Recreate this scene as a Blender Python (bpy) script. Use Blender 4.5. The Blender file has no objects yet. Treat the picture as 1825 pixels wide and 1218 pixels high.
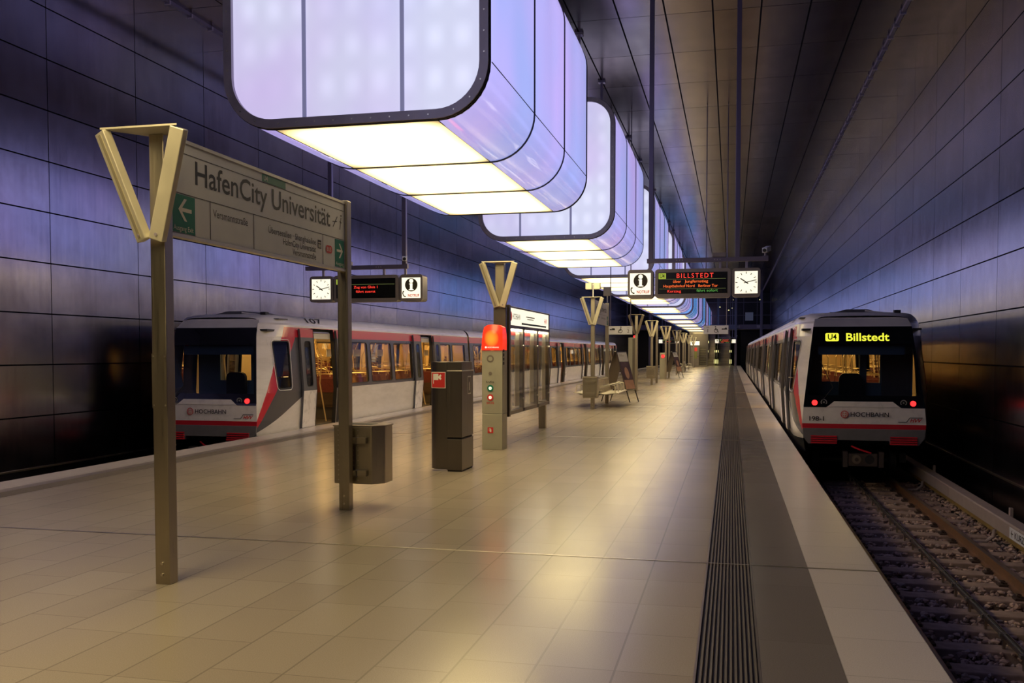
import bpy, math, random
from mathutils import Vector, Matrix
random.seed(7)
R = math.radians
SC = bpy.context.scene
COL = SC.collection

# ------------------------------------------------------------------ camera
CAMH = 1.63
cd = bpy.data.cameras.new('camera'); cam = bpy.data.objects.new('camera', cd); COL.objects.link(cam)
cam.location = (0, 0, CAMH)
cam.rotation_euler = (R(90 - 2.4), 0, R(13.2))
cd.sensor_width = 36; cd.lens = 1667 / 1825 * 36; cd.shift_y = 89 / 1825
cd.clip_start = .05; cd.clip_end = 400
SC.camera = cam
# ------------------------------------------------------------------ world, exposure
w = bpy.data.worlds.new('world'); SC.world = w; w.use_nodes = True
w.node_tree.nodes['Background'].inputs[0].default_value = (.05, .05, .09, 1)
w.node_tree.nodes['Background'].inputs[1].default_value = .05
vs = SC.view_settings
vs.view_transform = 'Standard'; vs.look = 'None'; vs.gamma = 1; vs.use_curve_mapping = False
vs.exposure = 0.0
SC.cycles.max_bounces = 8; SC.cycles.diffuse_bounces = 3; SC.cycles.glossy_bounces = 4
SC.cycles.transmission_bounces = 6; SC.cycles.transparent_max_bounces = 12
SC.cycles.sample_clamp_indirect = 4.0
SC.cycles.caustics_reflective = False; SC.cycles.caustics_refractive = False
# strengths of everything that gives off light
L_BOTTOM, L_SIDE, L_FRONT, L_TRAIN = 7.5, 1.25, 0.98, 12.0

# place constants (metres; camera stands at x = y = 0, platform top is z = 0)
XC = -3.9                      # middle of the platform
ER, EL = 1.08, -8.93           # platform edges
WR, WL = 4.4, -12.2            # tunnel walls
ZC = 8.8                       # ceiling
Y0, Y1 = -16.0, 122.0
P = 10.45                      # container pitch

# ------------------------------------------------------------------ node language
class N:
    def __init__(s, nt, sock): s.nt = nt; s.k = sock
    def _m(s, op, *a):
        n = s.nt.nodes.new('ShaderNodeMath'); n.operation = op
        for i, v in enumerate((s,) + a):
            if isinstance(v, N): s.nt.links.new(v.k, n.inputs[i])
            else: n.inputs[i].default_value = v
        return N(s.nt, n.outputs[0])
    def __add__(s, o): return s._m('ADD', o)
    __radd__ = __add__
    def __mul__(s, o): return s._m('MULTIPLY', o)
    __rmul__ = __mul__
    def __sub__(s, o): return s._m('SUBTRACT', o)
    def __rsub__(s, o): return (s * -1) + o
    def __truediv__(s, o): return s._m('DIVIDE', o)
    def lt(s, o): return s._m('LESS_THAN', o)
    def gt(s, o): return s._m('GREATER_THAN', o)
    def floor(s): return s._m('FLOOR')
    def fract(s): return s._m('FRACT')
    def abs(s): return s._m('ABSOLUTE')
    def cos(s): return s._m('COSINE')
    def max(s, o): return s._m('MAXIMUM', o)
    def min(s, o): return s._m('MINIMUM', o)
    def pow(s, o): return s._m('POWER', o)
    def ramp(s, *stops):
        n = s.nt.nodes.new('ShaderNodeValToRGB'); s.nt.links.new(s.k, n.inputs[0])
        e = n.color_ramp.elements
        while len(e) < len(stops): e.new(.5)
        for q, (p, c) in zip(e, stops): q.position = p; q.color = tuple(c) + (1,)
        return N(s.nt, n.outputs[0])
    def maprange(s, a, b, c, d):
        n = s.nt.nodes.new('ShaderNodeMapRange'); s.nt.links.new(s.k, n.inputs[0])
        for i, v in enumerate((a, b, c, d)): n.inputs[i + 1].default_value = v
        return N(s.nt, n.outputs[0])

class Mat:
    """one procedural material: self.b is its Principled node"""
    def __init__(s, name):
        s.m = bpy.data.materials.new(name); s.m.use_nodes = True; s.nt = s.m.node_tree
        s.b = s.nt.nodes['Principled BSDF']; s.out = s.nt.nodes['Material Output']
    def xyz(s, obj=False):
        if obj: k = s.nt.nodes.new('ShaderNodeTexCoord').outputs['Object']
        else: k = s.nt.nodes.new('ShaderNodeNewGeometry').outputs['Position']
        n = s.nt.nodes.new('ShaderNodeSeparateXYZ'); s.nt.links.new(k, n.inputs[0])
        return [N(s.nt, n.outputs[i]) for i in range(3)]
    def vec(s, x, y, z=0.0):
        n = s.nt.nodes.new('ShaderNodeCombineXYZ')
        for i, v in enumerate((x, y, z)):
            if isinstance(v, N): s.nt.links.new(v.k, n.inputs[i])
            else: n.inputs[i].default_value = v
        return N(s.nt, n.outputs[0])
    def white(s, v):
        n = s.nt.nodes.new('ShaderNodeTexWhiteNoise'); s.nt.links.new(v.k, n.inputs[0]); return N(s.nt, n.outputs[0])
    def noise(s, v, scale=1.0, detail=2.0, rough=.5):
        n = s.nt.nodes.new('ShaderNodeTexNoise'); s.nt.links.new(v.k, n.inputs['Vector'])
        n.inputs['Scale'].default_value = scale; n.inputs['Detail'].default_value = detail
        n.inputs['Roughness'].default_value = rough
        return N(s.nt, n.outputs[0])
    def mix(s, f, a, b, blend='MIX'):
        n = s.nt.nodes.new('ShaderNodeMix'); n.data_type = 'RGBA'; n.blend_type = blend
        for i, v in ((0, f), (6, a), (7, b)):
            if isinstance(v, N): s.nt.links.new(v.k, n.inputs[i])
            elif i == 0: n.inputs[0].default_value = v
            else: n.inputs[i].default_value = tuple(v) + (1,) if len(v) == 3 else v
        return N(s.nt, n.outputs[2])
    def set(s, **k):
        names = dict(base='Base Color', rough='Roughness', metal='Metallic', spec='Specular IOR Level', emis='Emission Color',
                     power='Emission Strength', coat='Coat Weight', coatr='Coat Roughness', aniso='Anisotropic')
        for a, v in k.items():
            i = s.b.inputs[names[a]]
            if isinstance(v, N): s.nt.links.new(v.k, i)
            elif isinstance(v, tuple): i.default_value = v + (1,)
            else: i.default_value = v
        return s
    def bump(s, h, strength=.3, dist=.01):
        n = s.nt.nodes.new('ShaderNodeBump'); n.inputs['Strength'].default_value = strength
        n.inputs['Distance'].default_value = dist
        s.nt.links.new(h.k, n.inputs['Height']); s.nt.links.new(n.outputs[0], s.b.inputs['Normal']); return s

def plain(name, base, rough=.5, metal=0.0, spec=.5, var=0.0, scale=6.0, emis=None, power=0.0, coat=0.0):
    m = Mat(name); m.set(base=base, rough=rough, metal=metal, spec=spec, coat=coat)
    if var:
        x, y, z = m.xyz(True)
        n = m.noise(m.vec(x, y, z), scale, 4)
        m.set(base=m.mix(n.maprange(.3, .7, 0, 1), tuple(c * (1 - var) for c in base), tuple(min(1, c * (1 + var)) for c in base)))
        m.set(rough=n.maprange(.3, .7, max(.02, rough - .07), rough + .07))
    if emis: m.set(emis=emis, power=power)
    return m.m

M = {}
# ------------------------------------------------------------------ mesh builder
class MB:
    def __init__(s): s.v = []; s.f = []; s.mi = []; s.ms = []
    def _m(s, m):
        if m not in s.ms: s.ms.append(m)
        return s.ms.index(m)
    def add(s, vs, fs, m):
        o = len(s.v); s.v += [tuple(v) for v in vs]; k = s._m(m)
        for f in fs: s.f.append(tuple(o + i for i in f)); s.mi.append(k)
        return s
    def box(s, x0, x1, y0, y1, z0, z1, m):
        v = [(x, y, z) for x in (x0, x1) for y in (y0, y1) for z in (z0, z1)]
        return s.add(v, [(0, 1, 3, 2), (4, 6, 7, 5), (0, 4, 5, 1), (2, 3, 7, 6), (0, 2, 6, 4), (1, 5, 7, 3)], m)
    def prism(s, pts, d, m, cap=True):
        """polygon of 3-D points swept by vector d"""
        n = len(pts); d = Vector(d)
        v = [Vector(p) for p in pts] + [Vector(p) + d for p in pts]
        f = [(i, (i + 1) % n, n + (i + 1) % n, n + i) for i in range(n)]
        if cap: f += [tuple(range(n - 1, -1, -1)), tuple(range(n, 2 * n))]
        return s.add(v, f, m)
    def beam(s, p0, p1, w, h, m, side=None):
        """bar from p0 to p1; w across 'side', h across the third axis"""
        p0, p1 = Vector(p0), Vector(p1); a = (p1 - p0).normalized()
        sd = Vector(side) if side is not None else (Vector((0, 0, 1)).cross(a) if abs(a.z) < .95 else Vector((1, 0, 0)))
        sd = (sd - a * sd.dot(a)).normalized(); t = a.cross(sd)
        q = [p0 + sd * (w / 2 * i) + t * (h / 2 * j) for i, j in ((-1, -1), (1, -1), (1, 1), (-1, 1))]
        return s.prism(q, p1 - p0, m)
    def tube(s, path, r, m, n=8, closed=False):
        path = [Vector(p) for p in path]; k = len(path); vs = []; up = None
        for i, p in enumerate(path):
            a = (path[(i + 1) % k] if (closed or i < k - 1) else p) - (path[i - 1] if (closed or i) else p)
            a.normalize()
            if up is None: up = a.orthogonal().normalized()
            up = (up - a * up.dot(a)).normalized(); q = a.cross(up)
            vs += [p + (up * math.cos(2 * math.pi * j / n) + q * math.sin(2 * math.pi * j / n)) * r for j in range(n)]
        fs = []
        for i in range(k if closed else k - 1):
            b = (i + 1) % k
            fs += [(i * n + j, i * n + (j + 1) % n, b * n + (j + 1) % n, b * n + j) for j in range(n)]
        if not closed: fs += [tuple(range(n - 1, -1, -1)), tuple(range((k - 1) * n, k * n))]
        return s.add(vs, fs, m)
    def cyl(s, p0, p1, r, m, n=20): return s.tube([p0, p1], r, m, n)
    def disc(s, c, r, rv, uv, m, n=28, ry=None):
        c, rv, uv = Vector(c), Vector(rv), Vector(uv); ry = ry or r
        return s.add([c + rv * r * math.cos(2 * math.pi * i / n) + uv * ry * math.sin(2 * math.pi * i / n) for i in range(n)], [tuple(range(n))], m)
    def ring(s, c, r0, r1, rv, uv, m, n=32):
        c, rv, uv = Vector(c), Vector(rv), Vector(uv); vs = []
        for r in (r0, r1): vs += [c + rv * r * math.cos(2 * math.pi * i / n) + uv * r * math.sin(2 * math.pi * i / n) for i in range(n)]
        return s.add(vs, [(i, (i + 1) % n, n + (i + 1) % n, n + i) for i in range(n)], m)
    def poly(s, pts, o, rv, uv, m):
        """flat polygon given in the 2-D frame o, rv, uv"""
        o, rv, uv = Vector(o), Vector(rv), Vector(uv)
        return s.add([o + rv * a + uv * b for a, b in pts], [tuple(range(len(pts)))], m)
    def text(s, t, o, rv, uv, h, m, width=None, align='L', bold=0.0, slant=0.0, space=1.0):
        vs, fs, wid, hh = glyphs(t, bold, space)
        o, rv, uv = Vector(o), Vector(rv), Vector(uv)
        k = h / CAP; kx = k if width is None else width / wid
        off = {'L': 0, 'C': -wid * kx / 2, 'R': -wid * kx}[align]
        return s.add([o + rv * (x * kx + off + slant * y * k) + uv * (y * k) for x, y in vs], fs, m)
    def build(s, name, parent=None, loc=(0, 0, 0), bevel=0.0, smooth=False, seg=2):
        me = bpy.data.meshes.new(name); me.from_pydata(s.v, [], s.f)
        for m in s.ms: me.materials.append(M[m])
        me.polygons.foreach_set('material_index', s.mi)
        if smooth: me.polygons.foreach_set('use_smooth', [True] * len(s.f))
        me.update()
        o = bpy.data.objects.new(name, me); COL.objects.link(o); o.location = loc
        if parent: o.parent = parent
        if smooth:
            try: me.set_sharp_from_angle(angle=R(40))
            except Exception: pass
        if bevel:
            b = o.modifiers.new('bevel', 'BEVEL'); b.width = bevel; b.segments = seg; b.limit_method = 'ANGLE'; b.angle_limit = R(40)
        return o

_G = {}
def glyphs(t, bold=0.0, space=1.0):
    k = (t, bold, space)
    if k not in _G:
        cu = bpy.data.curves.new('lettering', 'FONT'); cu.body = t; cu.resolution_u = 3; cu.offset = bold; cu.space_character = space
        ob = bpy.data.objects.new('lettering', cu); COL.objects.link(ob)
        dg = bpy.context.evaluated_depsgraph_get(); me = bpy.data.meshes.new_from_object(ob.evaluated_get(dg))
        vs = [(v.co.x, v.co.y) for v in me.vertices]; fs = [tuple(p.vertices) for p in me.polygons]
        bpy.data.objects.remove(ob); bpy.data.curves.remove(cu); bpy.data.meshes.remove(me)
        x0 = min((v[0] for v in vs), default=0); x1 = max((v[0] for v in vs), default=1)
        vs = [(x - x0, y) for x, y in vs]
        _G[k] = (vs, fs, x1 - x0, max((v[1] for v in vs), default=1))
    return _G[k]
CAP = glyphs('H')[3]

def tag(o, label=None, cat=None, group=None, kind=None):
    if label: o['label'] = label
    if cat: o['category'] = cat
    if group: o['group'] = group
    if kind: o['kind'] = kind
    return o
def empty(name, loc, label, cat, group=None, rz=0.0):
    o = bpy.data.objects.new(name, None); COL.objects.link(o); o.location = loc; o.rotation_euler.z = rz
    o.empty_display_size = .1
    return tag(o, label, cat, group)
def struct(o): o['kind'] = 'structure'; return o
def copy_tree(o, parent=None, kids=None):
    c = o.copy(); COL.objects.link(c)
    if parent: c.parent = parent
    for ch in o.children: copy_tree(ch, c)
    return c
def rrect(w, h, r, n=6, cx=0.0, cz=0.0):
    """rounded rectangle, counter-clockwise 2-D loop"""
    out = []
    for (sx, sz, a0) in ((1, -1, -90), (1, 1, 0), (-1, 1, 90), (-1, -1, 180)):
        for i in range(n + 1):
            a = R(a0 + 90 * i / n); out.append((cx + sx * (w / 2 - r) + r * math.cos(a), cz + sz * (h / 2 - r) + r * math.sin(a)))
    return out

# ------------------------------------------------------------------ materials
def wall_mat():
    m = Mat('dark_steel_cladding'); x, y, z = m.xyz()
    u = (y - 17.5) / (P / 4); v = (z - 2.33) / .927
    cu, cv = u.floor(), v.floor()
    rnd = m.white(m.vec(cu, cv, x.gt(-4)))
    rnd2 = m.white(m.vec(cv, cu, 3.0))
    fu = (u.fract() - .5).abs(); fv = (v.fract() - .5).abs()
    seam = fu.gt(.4965).max(fv.gt(.487))
    st = m.noise(m.vec(x, y * 9, z * .8), 1.0, 5, .6)            # brushed vertically
    cl = m.noise(m.vec(x, y, z), 1.1, 6, .6)
    fine = m.noise(m.vec(x, y * 2.5, z * 1.2), 1.6, 3, .5)
    base = m.mix(cl.maprange(.35, .65, 0, 1), (.215, .185, .215), (.32, .295, .35))
    base = m.mix(rnd * .5, base, (.20, .225, .31))
    base = m.mix(st.maprange(.3, .7, 0, .3), base, (.42, .40, .43))
    base = m.mix(seam, base, (.002, .002, .003))
    m.set(base=base, metal=1.0, rough=(fine.maprange(.3, .7, .175, .215) + rnd2 * .05).max(seam * .9))
    m.bump(st, .03, .002)
    return m.m
def ceil_mat():
    m = Mat('bronze_ceiling_panels'); x, y, z = m.xyz()
    u = (x - (XC - .49)) / .985; v = (y - 20.4) / (P / 4)
    rnd = m.white(m.vec(u.floor(), v.floor(), 1.0))
    fu = (u.fract() - .5).abs(); fv = (v.fract() - .5).abs()
    seam = fu.gt(.482).max(fv.gt(.4965))
    st = m.noise(m.vec(x * 5, y * .7, z), 1.0, 2, .5)
    cl = m.noise(m.vec(x, y, z), .9, 4, .6)
    base = m.mix(cl.maprange(.35, .65, 0, 1), (.145, .11, .10), (.22, .175, .155))
    base = m.mix(rnd * .4, base, (.14, .13, .15)); base = m.mix(seam, base, (.003, .003, .003))
    m.set(base=base, metal=1.0, rough=(st.maprange(.3, .7, .18, .22) + rnd * .05).max(seam * .9))
    m.bump(st, .015, .002)
    return m.m
def tile_mat(name, a, b, px, py, ox, oy, stag=.5, rough=.21, gap=.006):
    m = Mat(name); x, y, z = m.xyz()
    u = (x - ox) / px; cu = u.floor()
    v = (y - oy) / py + (m.white(m.vec(cu, 7.0, 0.0)) * 3).floor() * .3333 * (1 if stag else 0)
    cv = v.floor()
    rnd = m.white(m.vec(cu, cv, 2.0))
    seam = ((u.fract() - .5).abs().gt(.5 - gap / px)).max((v.fract() - .5).abs().gt(.5 - gap * .6 / py))
    gr = m.noise(m.vec(x, y, z), 160, 3, .7); cl = m.noise(m.vec(x, y, z), 1.1, 5, .6); sp = m.noise(m.vec(x, y, z), 7.0, 5, .7)
    base = m.mix(rnd * .7 + cl * .3, a, b)
    base = m.mix(gr.maprange(.35, .65, 0, .45), base, tuple(c * .62 for c in a))
    base = m.mix(sp.maprange(.68, .82, 0, .10), base, tuple(c * .6 for c in a))
    base = m.mix(seam * .42, base, (.12, .10, .08))
    m.set(base=base, rough=cl.maprange(.3, .7, rough - .015, rough + .02) + gr * .05, spec=.36)
    m.bump(gr * .25 + (1 - seam), .12, .0015)
    return m.m
def glow(name, kind, power):
    m = Mat(name); x, y, z = m.xyz(); o = m.xyz(True)
    n1 = m.noise(m.vec(x, y, z), .33, 2, .5); n2 = m.noise(m.vec(y, z, x), .55, 2, .5)
    if kind == 'warm':
        e = m.mix(n1.maprange(.35, .65, 0, 1), (1.0, .74, .31), (1.0, .80, .40))
        # tubes behind the diffuser fade towards the edges of every bay
        ed = ((o[0].abs()).maprange(.62, .93, 1, .17)) * ((((o[1] - .06) / 2.13).fract() - .5).abs().maprange(.37, .5, 1, .26))
        m.set(emis=e, power=ed * power)
        m.set(base=(.55, .5, .4), rough=.25)
    else:
        cy = m.noise(m.vec(0.0, y, 0.0), .075, 1, .5)
        far = y.gt(56.0); cell = ((y - 8.0) / P).floor(); rc = m.white(m.vec(cell, 4.0, 1.0))
        lav = m.mix(n1.maprange(.35, .65, 0, 1), (.56, .45, .98), (.40, .47, .98))
        if kind == 'front': lav = m.mix(n2.maprange(.3, .6, .25, .9), m.mix(n1.maprange(.4, .6, 0, 1), (.66, .46, .92), (.52, .54, .98)), (.74, .78, .98))
        cyan = m.mix((cell * .5).fract().gt(.25), (.52, .42, .95), m.mix(rc.gt(.5), (.14, .38, .90), (.12, .55, .80)))
        e = m.mix(far, lav, cyan)
        if kind == 'front':
            led = (((o[0] * 2 * math.pi / .30).cos() * .5 + .5) * ((o[2] * 2 * math.pi / .42).cos() * .5 + .5))
            dif = n2.maprange(.35, .6, 0.02, .16)
            m.set(emis=e, power=(led * dif + .86) * power)
        else:
            st = m.noise(m.vec(y * .9, x * .2, z * .15), 1.0, 1, .5)
            top = o[2].maprange(.1, .62, .72, 1.0)
            m.set(emis=e, power=st.maprange(.3, .7, .92, 1.05) * top * power)
        m.set(base=(.35, .35, .42), rough=.12)
    m.set(coat=.6, coatr=.05)
    return m.m
def glass(name, tint=(1, 1, 1), refl=1.0):
    m = bpy.data.materials.new(name); m.use_nodes = True; nt = m.node_tree; nt.nodes.clear()
    out = nt.nodes.new('ShaderNodeOutputMaterial'); mx = nt.nodes.new('ShaderNodeMixShader')
    t = nt.nodes.new('ShaderNodeBsdfTransparent'); t.inputs[0].default_value = tuple(tint) + (1,)
    g = nt.nodes.new('ShaderNodeBsdfGlossy'); g.inputs['Roughness'].default_value = .03
    g.inputs[0].default_value = (1, 1, 1, 1)
    fr = nt.nodes.new('ShaderNodeFresnel'); fr.inputs[0].default_value = 1.5
    mu = nt.nodes.new('ShaderNodeMath'); mu.operation = 'MULTIPLY'; mu.inputs[1].default_value = refl
    nt.links.new(fr.outputs[0], mu.inputs[0]); nt.links.new(mu.outputs[0], mx.inputs[0])
    nt.links.new(t.outputs[0], mx.inputs[1]); nt.links.new(g.outputs[0], mx.inputs[2]); nt.links.new(mx.outputs[0], out.inputs[0])
    return m
def brushed(name, base, rough=.34, axis='z'):
    m = Mat(name); x, y, z = m.xyz(True)
    n = m.noise(m.vec(x * 90, y * 90, z * 1.5) if axis == 'z' else m.vec(x * 1.5, y * 1.5, z * 90), 1.0, 3, .6)
    c = m.noise(m.vec(x, y, z), 3.0, 4, .6)
    m.set(base=m.mix(n * .5 + c * .5, tuple(k * .8 for k in base), tuple(min(1, k * 1.15) for k in base)), metal=1.0,
          rough=n.maprange(.3, .7, rough - .06, rough + .06))
    m.bump(n, .04, .002)
    return m.m
def livery():
    m = Mat('train_side_livery'); x, y, z = m.xyz(True)
    L = y - (z - .26) * .58; Rr = y - .05 - (z - .16) * .82
    white = (.84, .79, .75); grey = (.085, .085, .10); red = (.62, .02, .045)
    cab = y.lt(2.05).max(y.gt(60 - 2.05))
    ym = y.min(60.0 - y)                                        # both ends alike
    L = ym - (z - .26) * .58; Rr = ym - .05 - (z - .16) * .82
    n = m.noise(m.vec(x, y * .7, z * 3), 2.0, 5, .65)
    wht = m.mix(n.maprange(.4, .7, 0, .35), white, (.50, .46, .41))
    c = m.mix(z.gt(.80), wht, grey)
    c = m.mix(z.gt(1.95), c, red)
    cc = m.mix(z.gt(ym * .39 + .02), wht, grey)
    cc = m.mix(z.gt(1.95), cc, red)
    cc = m.mix(Rr.lt(0), cc, red); cc = m.mix(L.lt(0), cc, wht)
    c = m.mix(cab, c, cc)
    c = m.mix(z.gt(2.16), c, wht)
    c = m.mix(z.lt(-.04), c, (.05, .05, .055))
    m.set(base=c, rough=.27, spec=.5, coat=.35); m.set(coatr=.12)
    return m.m

M['wall'] = wall_mat(); M['ceiling'] = ceil_mat()
M['tile'] = tile_mat('sand_granite_tiles', (.41, .345, .28), (.49, .425, .35), .4075, P / 16, -.16, .80, .5, .19)
M['band_dark'] = tile_mat('grey_stone_band', (.21, .185, .175), (.26, .23, .22), .415, P / 8, .16, .2, 0, .22, .004)
M['band_light'] = tile_mat('pale_edge_stone', (.80, .72, .69), (.88, .80, .76), .505, P / 16, .575, .35, 0, .22, .004)
M['band_mid'] = tile_mat('mid_grey_stone', (.30, .26, .23), (.36, .31, .275), .415, P / 8, .16, .2, 0, .3, .004)
M['rib_dark'] = plain('tactile_groove', (.035, .03, .03), .6)
M['rib'] = plain('tactile_rib', (.17, .145, .125), .35, var=.15, scale=30)
M['joint'] = plain('joint_metal', (.55, .50, .40), .3, 1.0)
M['concrete'] = plain('dark_concrete', (.05, .045, .045), .85, var=.2)
M['black'] = plain('matt_black', (.008, .008, .009), .6)
M['dark'] = plain('dark_underframe', (.02, .02, .022), .55, var=.2)
M['steel'] = brushed('brushed_stainless', (.42, .375, .30), .33)
M['steel_dark'] = brushed('bronzed_stainless', (.19, .17, .15), .36)
M['alu'] = plain('champagne_alloy', (.72, .68, .55), .38, .55, var=.05)
M['alu_groove'] = plain('alloy_groove', (.42, .38, .27), .5, .5)
M['frame'] = plain('violet_grey_frame', (.36, .32, .40), .38, .3, var=.1)
M['frame_line'] = plain('frame_gasket', (.02, .018, .025), .5)
M['bolt'] = plain('bolt_head', (.6, .56, .5), .3, 1.0)
M['hang'] = plain('violet_steel', (.17, .15, .21), .4, .5)
M['housing'] = plain('taupe_housing', (.27, .235, .21), .4, .5, var=.08)
M['glow_bottom'] = glow('warm_diffuser', 'warm', L_BOTTOM)
M['glow_side'] = glow('violet_diffuser', 'side', L_SIDE)
M['glow_front'] = glow('violet_end_diffuser', 'front', L_FRONT)
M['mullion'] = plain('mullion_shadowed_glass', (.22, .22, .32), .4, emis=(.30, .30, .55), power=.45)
M['sign_white'] = plain('sign_white', (.76, .76, .82), .45, var=.03)
M['ink'] = plain('black_ink', (.012, .012, .015), .5)
M['green'] = plain('exit_green', (.0, .20, .13), .45)
M['sred'] = plain('sign_red', (.62, .03, .03), .45)
M['white'] = plain('white_ink', (.82, .80, .76), .5)
M['lit_white'] = plain('lit_opal', (.8, .78, .7), .4, emis=(1.0, .93, .72), power=1.05)
M['lit_ink'] = plain('opal_print_dark', (.05, .045, .02), .5)
M['lit_red'] = plain('opal_print_red', (.55, .04, .03), .5, emis=(.6, .05, .03), power=.4)
M['led_back'] = plain('led_screen', (.006, .007, .006), .25)
M['led_red'] = plain('led_red', (.2, .01, .01), .5, emis=(1.0, .05, .03), power=1.3)
M['led_orange'] = plain('led_orange', (.2, .03, .01), .5, emis=(1.0, .16, .03), power=1.2)
M['led_green'] = plain('led_green', (.02, .1, .02), .5, emis=(.12, .42, .08), power=.8)
M['led_yellow'] = plain('led_yellow', (.2, .2, .01), .5, emis=(.80, .80, .05), power=1.15)
M['led_line'] = plain('led_line', (.1, .12, .05), .5, emis=(.28, .33, .10), power=.7)
M['led_badge'] = plain('led_badge', (.2, .25, .02), .5, emis=(.36, .46, .05), power=.8)
M['sos_red'] = None
def sos():
    m = Mat('glowing_red_hood'); x, y, z = m.xyz(True)
    d = ((x * x) * 60 + ((z - 1.86) * (z - 1.86)) * 45).min(1.0)
    m.set(base=(.5, .03, .01), rough=.3, emis=m.mix(d, (1.0, .40, .03), (1.0, .03, .01)), power=.95, coat=.3); return m.m
M['sos_red'] = sos()
M['column_grey'] = plain('pale_column_paint', (.42, .41, .34), .42, .25, var=.05)
M['livery'] = livery()
M['t_white'] = plain('train_white', (.86, .81, .80), .3, var=.05, coat=.3)
M['t_roof'] = plain('train_roof_white', (.80, .77, .78), .42, var=.08, scale=2)
M['t_red'] = plain('train_red', (.62, .02, .04), .3, coat=.3)
M['t_grey'] = plain('train_grey', (.11, .11, .125), .4)
M['t_bumper'] = plain('bumper_grey', (.16, .155, .17), .5, var=.1)
M['gasket'] = plain('rubber_gasket', (.012, .012, .014), .6)
M['t_screen'] = glass('tinted_windscreen', (.58, .64, .74), 1.0)
M['t_black'] = plain('black_glazing', (.006, .007, .010), .08, coat=.6)
M['t_glass'] = glass('clear_train_glass', (.80, .82, .82), 1.1)
M['c_glass'] = glass('cabinet_glass', (.97, .98, .94), .55)
M['t_in'] = plain('cream_train_lining', (.82, .60, .28), .5)
M['t_ceil'] = plain('cream_train_ceiling', (.80, .72, .55), .5)
M['t_floor'] = plain('train_floor', (.09, .08, .07), .4)
M['seat_red'] = plain('rust_red_upholstery', (.15, .03, .025), .7, var=.3, scale=40)
M['seat_dark'] = plain('brown_seat_shell', (.08, .05, .03), .5)
M['seat_blue'] = plain('blue_grey_panel', (.12, .19, .28), .6)
M['pole_y'] = plain('brass_toned_tube', (.78, .62, .32), .3, .8)
M['t_lamp'] = plain('warm_train_lamp', (.8, .7, .5), .5, emis=(1.0, .58, .18), power=L_TRAIN)
M['tube'] = plain('showcase_fill_glow', (.8, .8, .7), .5, emis=(1.0, .88, .58), power=22.0)  # glow for the fill tube added inside the showcase
M['tail'] = plain('tail_lamp', (.5, .0, .0), .3, emis=(1.0, .02, .02), power=3.0)
M['tail_off'] = plain('head_lamp_glass', (.6, .6, .62), .12, .5)
M['rail'] = plain('rusty_rail', (.26, .14, .08), .5, .5, var=.3)
M['rail_top'] = plain('worn_rail_top', (.36, .29, .24), .35, .9)
M['sleeper'] = plain('brown_sleeper', (.36, .26, .225), .8, var=.25, scale=9)
M['clip'] = plain('rusty_clip', (.07, .045, .035), .7, .3)
M['cover'] = plain('power_rail_cover', (.36, .29, .28), .6, var=.1)
M['cover_dark'] = plain('power_rail_cover_side', (.09, .08, .085), .6)
M['ochre'] = plain('ochre_insulation', (.26, .17, .05), .6, var=.2)
M['poster_a'] = plain('poster_violet', (.10, .07, .11), .5, var=.5, scale=4)
M['poster_b'] = plain('poster_pink', (.55, .34, .28), .5, var=.1)
M['paper'] = plain('timetable_paper', (.85, .78, .60), .5, var=.08, scale=3)
M['stair_rail'] = plain('stair_panel', (.25, .27, .10), .3, .3)
M['stair_lamp'] = plain('stair_lamp', (.7, .7, .5), .4, emis=(1.0, .9, .35), power=1.6)
M['stone'] = None
def stone():
    m = Mat('track_ballast'); g = m.nt.nodes.new('ShaderNodeNewGeometry'); r = N(m.nt, g.outputs['Random Per Island'])
    m.set(base=r.ramp((0, (.22, .15, .14)), (.35, (.42, .29, .25)), (.7, (.60, .43, .36)), (1, (.30, .25, .26))), rough=.85); return m.m
M['stone'] = stone()
M['bed'] = plain('dark_track_bed', (.04, .032, .03), .9, var=.4, scale=30)

# ------------------------------------------------------------------ the setting
mb = MB()
for (a, b, k) in ((ER - .505, ER, 'band_light'), (.16, ER - .505, 'band_dark'), (-7.955, -.16, 'tile'),
                  (-8.43, -7.955 - .30, 'band_mid'), (EL, -8.43, 'band_light')):
    mb.box(a, b, Y0, Y1, -.14, 0, k)
mb.box(-.16, .16, Y0, Y1, -.14, -.012, 'rib_dark'); mb.box(-8.255, -7.955, Y0, Y1, -.14, -.012, 'rib_dark')
mb.box(EL + .12, ER - .12, Y0, Y1, -1.15, -.14, 'concrete')
struct(mb.build('floor'))
for (a, b) in ((-.15, .15), (-8.25, -7.96)):                     # ribbed guidance strips, ten ribs each
    mb = MB(); n = 12; st = (b - a) / n
    for i in range(n):
        x = a + st * (i + .5); q = [(x - st * .33, -.013), (x - st * .2, 0.002), (x + st * .2, 0.002), (x + st * .33, -.013)]
        y = Y0 + .35
        mb.prism([(u, Y0, v) for u, v in q], (0, Y1 - Y0, 0), 'rib')
    o = struct(mb.build('trim_%d' % (1 if a > -1 else 2)))
mb = MB()
mb.box(-.172, -.160, Y0, Y1, -.01, .0015, 'joint'); mb.box(.150, .162, Y0, Y1, -.01, .0015, 'joint')
for k in range(-1, 12):
    y = 7.33 + P * k; mb.box(EL + .002, ER - .002, y - .012, y + .012, -.02, .0025, 'joint')
struct(mb.build('trim_3'))
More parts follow.
